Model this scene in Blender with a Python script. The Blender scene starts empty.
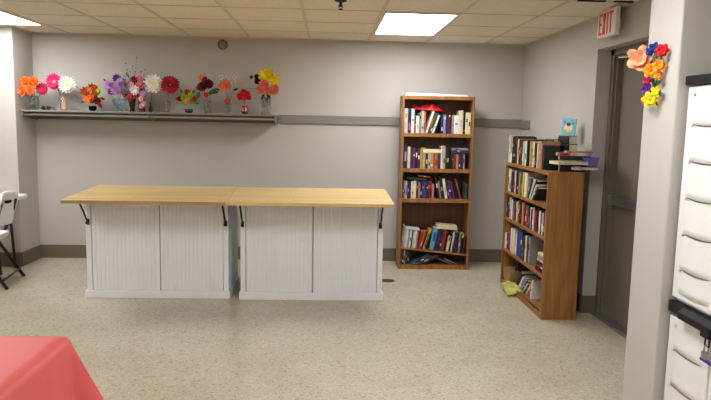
import bpy, bmesh, math, random
from mathutils import Vector, Matrix, Euler
random.seed(7)
C = bpy.context.scene.collection
PI = math.pi
rnd = random.uniform

# ------------------------------------------------------------------ materials
def lin(c):
    return tuple((v/12.92 if v <= .04045 else ((v+.055)/1.055)**2.4) for v in c)
_m = {}
def mat(name, rgb, rough=.6, var=.06, scale=12, metal=0, spec=.4, bump=0, bscale=200, coat=0, trans=0, sheen=0):
    if name in _m: return _m[name]
    m = bpy.data.materials.new(name); m.use_nodes = True
    nt = m.node_tree; N = nt.nodes; L = nt.links
    b = N['Principled BSDF']
    c = lin(rgb)
    tc = N.new('ShaderNodeTexCoord'); no = N.new('ShaderNodeTexNoise')
    no.inputs['Scale'].default_value = scale; no.inputs['Detail'].default_value = 4
    L.new(tc.outputs['Object'], no.inputs['Vector'])
    r = N.new('ShaderNodeValToRGB')
    r.color_ramp.elements[0].position = .3; r.color_ramp.elements[1].position = .7
    r.color_ramp.elements[0].color = tuple(v*(1-var) for v in c)+(1,)
    r.color_ramp.elements[1].color = tuple(min(1, v*(1+var)) for v in c)+(1,)
    L.new(no.outputs['Fac'], r.inputs['Fac']); L.new(r.outputs['Color'], b.inputs['Base Color'])
    b.inputs['Roughness'].default_value = rough; b.inputs['Metallic'].default_value = metal
    b.inputs['Specular IOR Level'].default_value = spec
    b.inputs['Coat Weight'].default_value = coat
    b.inputs['Transmission Weight'].default_value = trans
    if bump:
        n2 = N.new('ShaderNodeTexNoise'); n2.inputs['Scale'].default_value = bscale
        L.new(tc.outputs['Object'], n2.inputs['Vector'])
        bp = N.new('ShaderNodeBump'); bp.inputs['Strength'].default_value = bump; bp.inputs['Distance'].default_value = .002
        L.new(n2.outputs['Fac'], bp.inputs['Height']); L.new(bp.outputs['Normal'], b.inputs['Normal'])
    _m[name] = m
    return m

def mat_floor():
    m = bpy.data.materials.new('terrazzo'); m.use_nodes = True
    nt = m.node_tree; N = nt.nodes; L = nt.links; b = N['Principled BSDF']
    tc = N.new('ShaderNodeTexCoord')
    def vor(scale, a, bb, ca, cb):
        v = N.new('ShaderNodeTexVoronoi'); v.inputs['Scale'].default_value = scale
        L.new(tc.outputs['Object'], v.inputs['Vector'])
        s = N.new('ShaderNodeSeparateColor'); L.new(v.outputs['Color'], s.inputs['Color'])
        r = N.new('ShaderNodeValToRGB'); r.color_ramp.interpolation = 'CONSTANT'
        e = r.color_ramp.elements; e[0].position = 0; e[0].color = lin(ca)+(1,); e[1].position = a; e[1].color = lin(bb)+(1,)
        e2 = e.new(.93); e2.color = lin(cb)+(1,)
        L.new(s.outputs['Red'], r.inputs['Fac']); return r
    r1 = vor(150, .16, (.748,.724,.652), (.63,.59,.51), (.85,.83,.78))
    r2 = vor(75, .06, (.748,.724,.652), (.56,.52,.43), (.82,.80,.74))
    mx = N.new('ShaderNodeMix'); mx.data_type = 'RGBA'; mx.inputs[0].default_value = .45
    L.new(r1.outputs['Color'], mx.inputs[6]); L.new(r2.outputs['Color'], mx.inputs[7])
    n = N.new('ShaderNodeTexNoise'); n.inputs['Scale'].default_value = 1.6; n.inputs['Detail'].default_value = 5
    L.new(tc.outputs['Object'], n.inputs['Vector'])
    rr = N.new('ShaderNodeValToRGB'); rr.color_ramp.elements[0].position = .35; rr.color_ramp.elements[1].position = .7
    rr.color_ramp.elements[0].color = (.88,.86,.82,1); rr.color_ramp.elements[1].color = (1,1,1,1)
    L.new(n.outputs['Fac'], rr.inputs['Fac'])
    m2 = N.new('ShaderNodeMix'); m2.data_type = 'RGBA'; m2.blend_type = 'MULTIPLY'; m2.inputs[0].default_value = 1
    L.new(mx.outputs[2], m2.inputs[6]); L.new(rr.outputs['Color'], m2.inputs[7])
    L.new(m2.outputs[2], b.inputs['Base Color'])
    b.inputs['Roughness'].default_value = .24; b.inputs['Specular IOR Level'].default_value = .45
    return m

def mat_strips(name, dark, light, w=.045, axis='X', length=.7, rough=.35):
    """butcher block: staves along X, rows across Y"""
    m = bpy.data.materials.new(name); m.use_nodes = True
    nt = m.node_tree; N = nt.nodes; L = nt.links; b = N['Principled BSDF']
    tc = N.new('ShaderNodeTexCoord')
    br = N.new('ShaderNodeTexBrick'); br.inputs['Scale'].default_value = 1
    br.inputs['Brick Width'].default_value = length; br.inputs['Row Height'].default_value = w
    br.inputs['Mortar Size'].default_value = .0006; br.inputs['Bias'].default_value = 0
    br.offset = .37; br.offset_frequency = 1
    br.inputs['Color1'].default_value = lin(dark)+(1,); br.inputs['Color2'].default_value = lin(light)+(1,)
    br.inputs['Mortar'].default_value = lin(tuple(v*.85 for v in dark))+(1,)
    L.new(tc.outputs['Object'], br.inputs['Vector'])
    mp = N.new('ShaderNodeMapping'); mp.inputs['Scale'].default_value = (2, 40, 40)
    L.new(tc.outputs['Object'], mp.inputs['Vector'])
    no = N.new('ShaderNodeTexNoise'); no.inputs['Scale'].default_value = 3; no.inputs['Detail'].default_value = 6
    L.new(mp.outputs['Vector'], no.inputs['Vector'])
    r = N.new('ShaderNodeValToRGB'); r.color_ramp.elements[0].color = (.82,.78,.72,1); r.color_ramp.elements[1].color = (1.0,1.0,1.0,1)
    r.color_ramp.elements[0].position = .3; r.color_ramp.elements[1].position = .65
    L.new(no.outputs['Fac'], r.inputs['Fac'])
    mx = N.new('ShaderNodeMix'); mx.data_type = 'RGBA'; mx.blend_type = 'MULTIPLY'; mx.inputs[0].default_value = 1
    L.new(br.outputs['Color'], mx.inputs[6]); L.new(r.outputs['Color'], mx.inputs[7])
    L.new(mx.outputs[2], b.inputs['Base Color']); b.inputs['Roughness'].default_value = rough
    return m

def mat_wood(name, dark, light, sc=(25, 25, 1.6), rough=.42):
    m = bpy.data.materials.new(name); m.use_nodes = True
    nt = m.node_tree; N = nt.nodes; L = nt.links; b = N['Principled BSDF']
    tc = N.new('ShaderNodeTexCoord'); mp = N.new('ShaderNodeMapping'); mp.inputs['Scale'].default_value = sc
    L.new(tc.outputs['Object'], mp.inputs['Vector'])
    no = N.new('ShaderNodeTexNoise'); no.inputs['Scale'].default_value = 1.2; no.inputs['Detail'].default_value = 7
    no.inputs['Distortion'].default_value = .6
    L.new(mp.outputs['Vector'], no.inputs['Vector'])
    r = N.new('ShaderNodeValToRGB'); r.color_ramp.elements[0].color = lin(dark)+(1,); r.color_ramp.elements[1].color = lin(light)+(1,)
    r.color_ramp.elements[0].position = .32; r.color_ramp.elements[1].position = .68
    L.new(no.outputs['Fac'], r.inputs['Fac']); L.new(r.outputs['Color'], b.inputs['Base Color'])
    b.inputs['Roughness'].default_value = rough; b.inputs['Specular IOR Level'].default_value = .35
    return m

def mat_emit(name, rgb, s):
    m = bpy.data.materials.new(name); m.use_nodes = True
    b = m.node_tree.nodes['Principled BSDF']
    b.inputs['Base Color'].default_value = (.8,.8,.8,1)
    b.inputs['Emission Color'].default_value = tuple(rgb)+(1,)
    b.inputs['Emission Strength'].default_value = s
    return m

def mat_glass(name, tint=(.97,.98,.975), rough=.05):
    m = bpy.data.materials.new(name); m.use_nodes = True
    nt = m.node_tree; N = nt.nodes; L = nt.links; b = N['Principled BSDF']; o = N['Material Output']
    b.inputs['Base Color'].default_value = lin(tint)+(1,); b.inputs['Transmission Weight'].default_value = .9
    b.inputs['Roughness'].default_value = rough; b.inputs['IOR'].default_value = 1.45
    t = N.new('ShaderNodeBsdfTransparent'); t.inputs['Color'].default_value = lin(tint)+(1,)
    mx = N.new('ShaderNodeMixShader'); mx.inputs[0].default_value = .62
    L.new(b.outputs[0], mx.inputs[1]); L.new(t.outputs[0], mx.inputs[2]); L.new(mx.outputs[0], o.inputs['Surface'])
    return m

WALL = mat('wall_paint', (.735,.72,.70), .75, .012, 3, spec=.25, bump=.25, bscale=160)
CEIL = mat('ceiling_tile', (.90,.865,.805), .9, .05, 60, spec=.15, bump=.5, bscale=260)
TBAR = mat('ceiling_grid_metal', (.80,.765,.70), .5, .03)
BASEB = mat('vinyl_baseboard', (.42,.395,.335), .45, .05)
RAIL = mat('grey_rail_paint', (.50,.495,.48), .5, .03)
DOORM = mat('door_paint', (.47,.44,.40), .45, .04, 4)
FRAMEM = mat('door_frame_paint', (.43,.40,.36), .4, .04, 4)
METAL = mat('brushed_metal', (.62,.62,.62), .35, .05, metal=.8)
DARKM = mat('dark_iron', (.10,.09,.085), .45, .1)
WHITE = mat('white_paint', (.925,.945,.965), .4, .012, 6)
PLAST = mat('white_plastic', (.90,.905,.905), .35, .01, 6)
BLACKP = mat('black_plastic', (.10,.10,.11), .55, .1, spec=.25)
DARKV = mat('dark_void', (.04,.035,.03), .9, .1)
FLOOR = mat_floor()
BUTCH = mat_strips('butcher_block', (.80,.675,.43), (.90,.79,.555))
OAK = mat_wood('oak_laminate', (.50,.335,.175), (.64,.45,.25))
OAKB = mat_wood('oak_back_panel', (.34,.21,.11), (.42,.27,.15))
PAGES = mat('page_paper', (.86,.82,.72), .8, .06, 150)
GLASS = mat_glass('clear_glass')
LAMP = mat_emit('lamp_diffuser', (.995,.985,.975), 19.4)

# ------------------------------------------------------------------ mesh builder
class MB:
    def __init__(s): s.bm = bmesh.new(); s.mi = 0
    def _add(s, verts, faces, M=None, smooth=False):
        vs = [s.bm.verts.new(M @ Vector(v) if M else Vector(v)) for v in verts]
        for f in faces:
            try:
                fc = s.bm.faces.new([vs[i] for i in f]); fc.material_index = s.mi; fc.smooth = smooth
            except ValueError: pass
        return vs
    def box(s, a, b, M=None):
        x0,y0,z0 = [min(a[i],b[i]) for i in range(3)]; x1,y1,z1 = [max(a[i],b[i]) for i in range(3)]
        v = [(x0,y0,z0),(x1,y0,z0),(x1,y1,z0),(x0,y1,z0),(x0,y0,z1),(x1,y0,z1),(x1,y1,z1),(x0,y1,z1)]
        s._add(v, [(0,3,2,1),(4,5,6,7),(0,1,5,4),(1,2,6,5),(2,3,7,6),(3,0,4,7)], M); return s
    def prism(s, pts, axis, a, b, M=None, smooth=False):
        n = len(pts)
        def P(p, t):
            if axis == 'z': return (p[0], p[1], t)
            if axis == 'y': return (p[0], t, p[1])
            return (t, p[0], p[1])
        v = [P(p, a) for p in pts] + [P(p, b) for p in pts]
        f = [tuple(range(n)), tuple(range(2*n-1, n-1, -1))] + [(i, (i+1) % n, n+(i+1) % n, n+i) for i in range(n)]
        s._add(v, f, M, smooth); return s
    def lathe(s, prof, n=20, M=None, cap=True):
        v = []; f = []
        for (r, z) in prof:
            for k in range(n):
                a = 2*PI*k/n; v.append((r*math.cos(a), r*math.sin(a), z))
        m = len(prof)
        for i in range(m-1):
            for k in range(n):
                f.append((i*n+k, i*n+(k+1) % n, (i+1)*n+(k+1) % n, (i+1)*n+k))
        if cap: f.append(tuple(range(n-1, -1, -1))); f.append(tuple((m-1)*n+k for k in range(n)))
        s._add(v, f, M, True); return s
    def tube(s, pts, r, n=8):
        pts = [Vector(p) for p in pts]; rings = []
        for i, p in enumerate(pts):
            d = (pts[min(i+1, len(pts)-1)]-pts[max(i-1, 0)]).normalized()
            u = d.orthogonal().normalized() if i == 0 else (u - d*u.dot(d)).normalized()
            w = d.cross(u); rr = r[i] if isinstance(r, (list, tuple)) else r
            rings.append([p + u*rr*math.cos(2*PI*k/n) + w*rr*math.sin(2*PI*k/n) for k in range(n)])
        v = [q for g in rings for q in g]; m = len(pts)
        f = [(i*n+k, i*n+(k+1) % n, (i+1)*n+(k+1) % n, (i+1)*n+k) for i in range(m-1) for k in range(n)]
        f += [tuple(range(n-1, -1, -1)), tuple((m-1)*n+k for k in range(n))]
        s._add(v, f, None, True); return s
    def ball(s, c, r, n=8, sq=(1,1,1), M=None):
        v = []; f = []; m = n
        for i in range(1, m):
            t = PI*i/m
            for k in range(n):
                a = 2*PI*k/n
                v.append((c[0]+r*sq[0]*math.sin(t)*math.cos(a), c[1]+r*sq[1]*math.sin(t)*math.sin(a), c[2]+r*sq[2]*math.cos(t)))
        for i in range(m-2):
            for k in range(n): f.append((i*n+k, (i+1)*n+k, (i+1)*n+(k+1) % n, i*n+(k+1) % n))
        f.append(tuple(range(n))); f.append(tuple((m-2)*n+k for k in range(n-1, -1, -1)))
        s._add(v, f, M, True); return s
    def build(s, name, m, parent=None, bevel=0, loc=None, rot=None):
        me = bpy.data.meshes.new(name)
        bmesh.ops.recalc_face_normals(s.bm, faces=s.bm.faces)
        s.bm.to_mesh(me); s.bm.free()
        for q in (m if isinstance(m, (list, tuple)) else [m]): me.materials.append(q)
        o = bpy.data.objects.new(name, me); C.objects.link(o)
        if parent: o.parent = parent
        if loc is not None: o.location = loc
        if rot is not None: o.rotation_euler = rot
        if bevel:
            b = o.modifiers.new('bevel', 'BEVEL'); b.width = bevel; b.segments = 2; b.limit_method = 'ANGLE'
        return o

def tag(o, label=None, cat=None, group=None, kind=None):
    if label: o['label'] = label
    if cat: o['category'] = cat
    if group: o['group'] = group
    if kind: o['kind'] = kind
    return o
def thing(name, label, cat, loc=(0,0,0), rot=(0,0,0), group=None):
    o = bpy.data.objects.new(name, None); C.objects.link(o); o.empty_display_size = .05
    o.location = loc; o.rotation_euler = rot
    return tag(o, label, cat, group)
def struct(o, label=None, cat=None):
    o['kind'] = 'structure'
    if label: o['label'] = label; o['category'] = cat or o.name.split('_')[0].split('.')[0]
    return o

# ------------------------------------------------------------------ room shell
XL, XR, H = -.39, 4.71, 2.34
YB = 0.0; YF = -8.8; XW = -3.8
DY0, DY1, DZ = -1.85, -2.87, 2.085       # door opening
JX = .14
struct(MB().box((XW, YF, -.1), (XR+.6, .2, 0)).build('floor', FLOOR), 'speckled beige polished terrazzo floor', 'floor')
ce = struct(MB().box((XW, YF, H), (XR+.2, .2, H+.08)).build('ceiling', CEIL), 'beige drop ceiling of square tiles in a metal grid', 'ceiling')
struct(MB().box((XL-.2, 0, 0), (XR+.2, .15, H)).build('wall_back', WALL), 'warm grey painted back wall behind the islands', 'wall')
w = MB()
w.box((XR, 0, 0), (XR+JX, DY0, H)).box((XR, DY0, DZ), (XR+JX, DY1, H)).box((XR, DY1, 0), (XR+JX, YF, H))
struct(w.build('wall_right', WALL), 'grey right wall with the recessed door opening', 'wall')
struct(MB().box((XW, .0, 0), (XL, -.41, H)).build('wall_left', WALL, bevel=.006), 'pale wall projecting at the left of the shelf', 'wall')
struct(MB().box((XW-.15, YF, 0), (XW, 0, H)).build('wall_far_left', WALL), 'plain grey wall at the far left', 'wall')
struct(MB().box((XW, YF-.15, 0), (XR+.2, YF, H)).build('wall_front', WALL), 'plain grey wall behind the viewer', 'wall')
PX, PY0, PY1 = 4.17, -3.70, -3.985
struct(MB().box((PX, PY0, 0), (XR, PY1, H)).build('wall_pillar', WALL, bevel=.008), 'grey square pillar standing out from the right wall beside the cabinet', 'wall')

# ceiling grid (T bars), spaced at two feet
G = .6096; GY = -.565
g = MB()
for i in range(-6, 8):
    x = i*G; g.box((x-.012, YF, H-.006), (x+.012, 0, H+.001))
for j in range(0, 14):
    y = GY-j*G
    g.box((XW, y-.0055, H-.004), (XR, y+.0055, H+.001))
g.build('grid', TBAR, ce)
e = MB()
e.box((XW, -.012, H-.012), (XR, 0, H)); e.box((XR-.012, YF, H-.012), (XR, 0, H)); e.box((XL, -.41, H-.012), (XL+.012, 0, H)); e.box((XW, -.422, H-.012), (XL+.012, -.41, H))
struct(e.build('trim_1', TBAR), 'thin metal ceiling edge angle along the walls', 'trim')
gp = MB(); gp.box((4.31, -2.43, H-.008), (4.50, -2.405, H+.001)); gp.box((4.56, -2.43, H-.008), (4.69, -2.405, H+.001))
gp.build('gap', DARKV, ce)

# baseboards
struct(MB().box((XL, -.012, 0), (XR, 0, .14)).build('baseboard_back', BASEB), 'dark olive vinyl baseboard along the back wall', 'baseboard')
b = MB().box((XL, -.41, 0), (XL+.012, 0, .14)).box((XW, -.422, 0), (XL+.012, -.41, .14))
struct(b.build('baseboard_left', BASEB), 'dark olive vinyl baseboard on the left wall', 'baseboard')
b = MB().box((XR-.012, 0, 0), (XR, DY0, .14)).box((XR, DY0-.012, 0), (XR+JX-.03, DY0, .14)).box((XR-.012, DY1, 0), (XR, PY0, .14))
struct(b.build('baseboard_right', BASEB), 'dark olive vinyl baseboard on the right wall', 'baseboard')
# wall rail (continues round the corner a little)
r_ = MB().box((2.14, -.022, 1.468), (XR, 0, 1.556)).box((XR-.022, -.30, 1.460), (XR, 0, 1.548))
struct(r_.build('trim_2', RAIL, bevel=.003), 'flat grey rail running along the back wall at shelf height', 'trim')

# door, frame, threshold
fr = MB()
fx0, fx1 = XR+JX-.035, XR+JX+.03
fr.box((fx0, DY0-.012, 0), (fx1, DY0-.062, DZ)); fr.box((fx0, DY1, 0), (fx1, DY1+.05, DZ)); fr.box((fx0, DY0, DZ-.05), (fx1, DY1, DZ))
fr.box((fx0+.02, DY0-.062, 0), (fx1+.02, DY0-.085, DZ-.05)); fr.box((fx0+.02, DY0-.062, DZ-.075), (fx1+.02, DY1+.05, DZ-.05))
struct(fr.build('trim_3', FRAMEM, bevel=.003), 'brown grey steel door frame in the right wall', 'door frame')
dr = MB().box((fx1, DY0-.05, .012), (fx1+.045, DY1+.04, DZ-.045))
d1 = struct(dr.build('door_1', DOORM), 'brown grey steel exit door in the right wall recess', 'door')
pb = MB().box((fx1-.05, DY0-.10, .905), (fx1-.02, DY1+.10, .965)).box((fx1-.055, DY0-.09, .895), (fx1, DY0-.16, .975)).box((fx1-.055, DY1+.18, .895), (fx1, DY1+.09, .975))
pb.build('push_bar', METAL, d1, bevel=.004)
cl = MB().box((fx1-.05, -2.25, DZ-.16), (fx1, -2.55, DZ-.10)).tube([(fx1-.04, -2.3, DZ-.09), (fx1-.12, -2.12, DZ-.085), (fx1-.03, -1.98, DZ-.08)], .009)
cl.build('door_closer', METAL, d1, bevel=.004)
struct(MB().prism([(XR+.07, 0), (XR+.09, .012), (fx1, .014), (fx1+.05, 0)], 'y', DY0-.012, DY1).build('trim_4', METAL), 'aluminium threshold strip under the exit door', 'trim')
# blank behind door
struct(MB().box((XR+JX+.12, DY0+.1, 0), (XR+JX+.2, DY1-.1, H)).build('wall_behind_door', DARKV), 'dark space behind the exit door', 'wall')

# ------------------------------------------------------------------ ceiling lights
def ceiling_light(i, j, label):
    x0, x1 = i*G+.012, (i+1)*G-.012; y0, y1 = GY-j*G-.012, GY-(j+2)*G+.012
    t = thing('ceiling_light', label, 'light', ((x0+x1)/2, (y0+y1)/2, H), group='fluorescent ceiling panels')
    hx, hy = (x1-x0)/2, (y0-y1)/2
    f = MB(); k = .02
    f.box((-hx,-hy,-.012),(hx,-hy+k,0)).box((-hx,hy-k,-.012),(hx,hy,0)).box((-hx,-hy+k,-.012),(-hx+k,hy-k,0)).box((hx-k,-hy+k,-.012),(hx,hy-k,0))
    f.build('frame', mat('lamp_frame', (.80,.80,.80), .4, .02), t)
    MB().box((-hx+k,-hy+k,-.006),(hx-k,hy-k,-.001)).build('diffuser', LAMP, t)
ceiling_light(5, 0, 'bright white ceiling panel above the tall bookcase and right island')
ceiling_light(-1, 0, 'bright white ceiling panel at upper left beside the pale projecting wall')
for i in (5, -1):
    for j, wh in ((5, 'middle of the room'), (10, 'back of the room')):
        ceiling_light(i, j, 'lit ceiling panel behind the viewer, %s, %s' % ('right side' if i == 5 else 'left side', wh))

# sprinkler
t = thing('fire_sprinkler', 'small dark metal fire sprinkler hanging from the ceiling', 'sprinkler', (2.72, -2.16, H))
MB().lathe([(.045,0),(.045,-.004),(.03,-.010),(.012,-.012)], 20).build('escutcheon', DARKM, t)
MB().lathe([(.010,-.010),(.010,-.035),(.006,-.045)], 12).tube([(-.012,0,-.03),(-.014,0,-.045),(0,0,-.06)], .003).tube([(.012,0,-.03),(.014,0,-.045),(0,0,-.06)], .003).build('body', DARKM, t)
MB().lathe([(.016,-.060),(.018,-.063),(.004,-.064)], 16).build('deflector', DARKM, t)

# round wall outlet cover
t = thing('wall_cover', 'small round grey cover plate high on the back wall', 'wall plate', (1.542, -.001, 2.262))
MR = Matrix.Rotation(PI/2, 4, 'X')
MB().lathe([(.052,0),(.052,.008),(.044,.012),(.044,.006),(.0001,.006)], 28, MR, cap=False).build('ring', mat('grey_ring', (.38,.35,.31), .5), t)
MB().lathe([(.043,.004),(.040,.009),(.0001,.011)], 28, MR, cap=False).build('plate', mat('plate_tan', (.58,.54,.48), .5), t)

# floor drain
t = thing('floor_drain', 'small round dark drain cover in the floor beside the right island', 'drain', (3.232, -.87, 0))
MB().lathe([(.065,.0),(.065,.003),(.055,.004),(.0001,.004)], 28, cap=False).build('cover', mat('drain_metal', (.36,.33,.27), .5, metal=.4), t)
q = MB()
for a in range(8):
    q.box((.02,-.003,.0035),(.048,.003,.0046), Matrix.Rotation(a*PI/4, 4, 'Z'))
q.build('slots', DARKV, t)

# exit sign
t = thing('exit_sign', 'white exit sign with red letters hanging by the right wall above the door', 'sign', (4.64, -2.185, 2.135))
MB().box((-.022,-.15,0),(.008,.15,.19)).build('housing', mat('sign_housing', (.86,.85,.82), .5, .02), t, bevel=.003)
MB().box((-.025,-.14,.01),(-.021,.14,.18)).build('face', mat('sign_face', (.93,.91,.87), .4, .01), t)
MB().box((.008,-.03,.06),(.07,.03,.13)).box((-.02,-.06,.188),(.02,.06,.205)).build('bracket', mat('sign_housing', (0,0,0)), t)
RED = mat('exit_red', (.86,.16,.15), .4, .02)
lt = MB()
def lbox(u0, v0, u1, v1):   # u runs left->right as read (far -> near), v up
    lt.box((-.0275, .115-u0, .02+v0), (-.0248, .115-u1, .02+v1))
h_ = .15; s_ = .017
lbox(0,0,s_,h_); lbox(s_,0,.052,s_); lbox(s_,h_-s_,.052,h_); lbox(s_,h_/2-s_/2,.045,h_/2+s_/2)
for (a, b_) in ((.062,.112),(.112,.062)):
    lt.prism([(.115-a-.0, .02),(.115-a-(s_+.003 if a<b_ else -s_-.003), .02),(.115-b_, .02+h_),(.115-b_+(s_+.003 if a<b_ else -s_-.003), .02+h_)], 'x', -.0275, -.0248)
lbox(.132,0,.132+s_,h_)
lbox(.160,h_-s_,.225,h_); lbox(.184,0,.184+s_,h_-s_)
lt.build('lettering', RED, t)

# ------------------------------------------------------------------ wall shelf
SX0, SX1, SZ = XL+.0, 2.118, 1.553
t = thing('wall_shelf', 'long grey wall shelf holding the row of flower vases', 'shelf', (0, 0, SZ))
SHM = mat('shelf_grey', (.50,.495,.475), .45, .03)
MB().box((SX0+.002, -.33, -.018), (SX1, -.002, 0)).build('board', SHM, t, bevel=.002)
MB().box((SX0+.03, -.022, -.09), (SX1-.0, -.002, -.02)).build('wall_cleat', mat('cleat_grey', (.42,.40,.36), .5, .03), t)
MB().tube([(SX0+.03, -.295, -.046), (SX1-.01, -.295, -.046)], .012, 12).build('hanging_rod', mat('rod_metal', (.58,.57,.53), .35, .03), t)
for x in (SX0+.02, .85, SX1-.012):
    MB().prism([(-.32,-.018),(-.002,-.018),(-.002,-.10),(-.24,-.072),(-.322,-.064)], 'x', x-.006, x+.006).build('bracket', SHM, t)

# ------------------------------------------------------------------ kitchen islands
def beadboard(x0, x1, z0, z1, y, yb):
    """front panel with vertical V grooves"""
    pts = [(x0, y)]; p = .034; n = max(1, round((x1-x0)/p)); st = (x1-x0)/n
    for k in range(1, n):
        xc = x0+k*st
        pts += [(xc-.0035, y), (xc-.002, y+.0045), (xc+.002, y+.0045), (xc+.0035, y)]
    pts += [(x1, y), (x1, yb), (x0, yb)]
    return MB().prism(pts, 'z', z0, z1)
def island(x, y, W, top, braces, label, seam, rot=0):
    t = thing('kitchen_island', label, 'kitchen island', (x, y, 0), (0, 0, rot))
    D = .56; zt = .842
    for a in (0, W-.042):
        MB().box((a, 0, .02), (a+.042, .05, zt)).build('corner_post', WHITE, t, bevel=.003)
    for a in (0, W-.042):
        MB().box((a, D-.05, .02), (a+.042, D, zt)).build('corner_post', WHITE, t, bevel=.003)
    beadboard(.047, seam-.004, .06, zt, .010, .040).build('bead_panel', WHITE, t)
    beadboard(seam+.004, W-.047, .06, zt, .010, .040).build('bead_panel', WHITE, t)
    for a, b in ((seam-.004, seam+.004), (.042, .047), (W-.047, W-.042)):
        MB().box((a-.004, .10, .06), (b+.004, .106, zt)).build('seam_strip', WHITE, t)
    for a in (.004, W-.02):
        MB().box((a, .05, .05), (a+.016, D-.05, zt)).build('side_panel', WHITE, t)
    MB().box((.042, D-.02, .05), (W-.042, D-.004, zt)).build('back_panel', WHITE, t)
    m = MB().box((-.012, -.014, 0), (W+.012, .0, .065)).box((-.012, D, 0), (W+.012, D+.014, .065)).box((-.012, 0, 0), (0, D, .065)).box((W, 0, 0), (W+.012, D, .065))
    m.build('base_moulding', WHITE, t, bevel=.004)
    MB().prism([(a-x, b-y) for a, b in top], 'z', zt, zt+.028).build('countertop', BUTCH, t, bevel=.003)
    for a in braces:
        s = MB().box((a-.010, -.008, .615), (a+.010, 0, .665)).tube([(a, -.014, .64), (a, -.10, .74), (a, -.19, zt-.004)], .008).tube([(a-.013, -.020, .632), (a+.013, -.020, .632)], .011)
        s.tube([(a, -.014, .64), (a, -.022, .66)], .013)
        s.box((a-.012, -.27, zt-.008), (a+.012, -.16, zt))
        s.build('support_bracket', DARKM, t, bevel=.001)
    return t
island(.662, -1.52, 1.165, [(.634,-1.925),(1.868,-1.925),(1.798,-.80),(.525,-.80)], (.024, 1.145), 'white beadboard kitchen island with butcher block top, the left of the pair', .60)
island(1.930, -1.545, 1.185, [(1.872,-1.908),(3.165,-1.908),(3.190,-.79),(1.802,-.79)], (.020, 1.160), 'white beadboard kitchen island with butcher block top, nearer the tall bookcase', .600)

# ------------------------------------------------------------------ bookcases
def bookcase(W, Hh, D, shelves, label, loc, rz, top_th=.035, plinth=.045, inset=0):
    t = thing('bookcase', label, 'bookcase', loc, (0, 0, rz))
    for a in (0, W-.022):
        MB().box((a, 0, 0), (a+.022, D, Hh-top_th if inset else Hh)).build('side_panel', OAK, t, bevel=.0015)
    MB().box((0 if inset else .022, 0, Hh-top_th), (W if inset else W-.022, D, Hh)).build('top_panel', OAK, t, bevel=.0015)
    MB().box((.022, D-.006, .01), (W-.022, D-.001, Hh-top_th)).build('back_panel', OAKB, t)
    for sh in shelves:
        zl, zr, th = sh
        v = MB()
        v.prism([(.023, zl-th), (W-.023, zr-th), (W-.023, zr), (.023, zl)], 'y', .003, D-.008)
        v.build('shelf', OAK, t, bevel=.001)
    MB().box((.022, .004, 0), (W-.022, .02, plinth)).box((.022, .003, plinth-.02), (W-.022, D-.008, plinth)).build('plinth', OAK, t, bevel=.001)
    return t
LB = (3.382, -.385, 0); LRZ = -.012
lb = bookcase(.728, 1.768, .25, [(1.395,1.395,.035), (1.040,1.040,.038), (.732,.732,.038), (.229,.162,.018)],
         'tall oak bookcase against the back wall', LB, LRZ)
MB().box((-.0012, .05, 1.55), (0.0, .085, 1.64)).build('sticker', mat('sticker_white', (.85,.85,.83), .6), lb)['label'] = 'small white sticker on the left side'
RBX, RBY, RBZ = 4.31, -.89, 1.152
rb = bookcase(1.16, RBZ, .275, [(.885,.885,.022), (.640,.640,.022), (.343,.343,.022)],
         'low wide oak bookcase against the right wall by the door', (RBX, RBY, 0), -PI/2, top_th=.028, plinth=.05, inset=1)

# ------------------------------------------------------------------ books
COL = {
 'white': (.88,.88,.86), 'cream': (.86,.81,.68), 'grey': (.55,.55,.54), 'pale grey': (.74,.74,.73), 'black': (.075,.07,.07), 'charcoal': (.19,.19,.20),
 'navy': (.13,.15,.30), 'blue': (.16,.30,.60), 'light blue': (.42,.64,.80), 'lavender': (.55,.52,.72), 'purple': (.33,.18,.42), 'plum': (.28,.14,.20),
 'maroon': (.42,.10,.13), 'red': (.72,.13,.15), 'orange': (.86,.45,.15), 'yellow': (.88,.76,.22), 'gold': (.80,.62,.30), 'tan': (.72,.60,.44),
 'brown': (.38,.25,.16), 'green': (.14,.38,.26), 'teal': (.16,.40,.42), 'pale green': (.62,.74,.58), 'pink': (.80,.52,.52), 'mauve': (.56,.42,.48),
 'dark green': (.10,.18,.14), 'salmon': (.86,.42,.38), 'rust': (.66,.28,.12)}
def bmat(c): return mat('book_cover_'+c.replace(' ', '_'), tuple(v*(.90 if max(COL[c])-min(COL[c]) > .2 else .97) for v in COL[c]), .42, .10, 30, spec=.45)
ORD = ['zero','first','second','third','fourth','fifth','sixth','seventh','eighth','ninth','tenth','eleventh','twelfth','thirteenth','fourteenth','fifteenth','sixteenth','seventeenth','eighteenth','nineteenth','twentieth','twenty-first','twenty-second','twenty-third','twenty-fourth','twenty-fifth','twenty-sixth','twenty-seventh','twenty-eighth','twenty-ninth','thirtieth']
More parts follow.
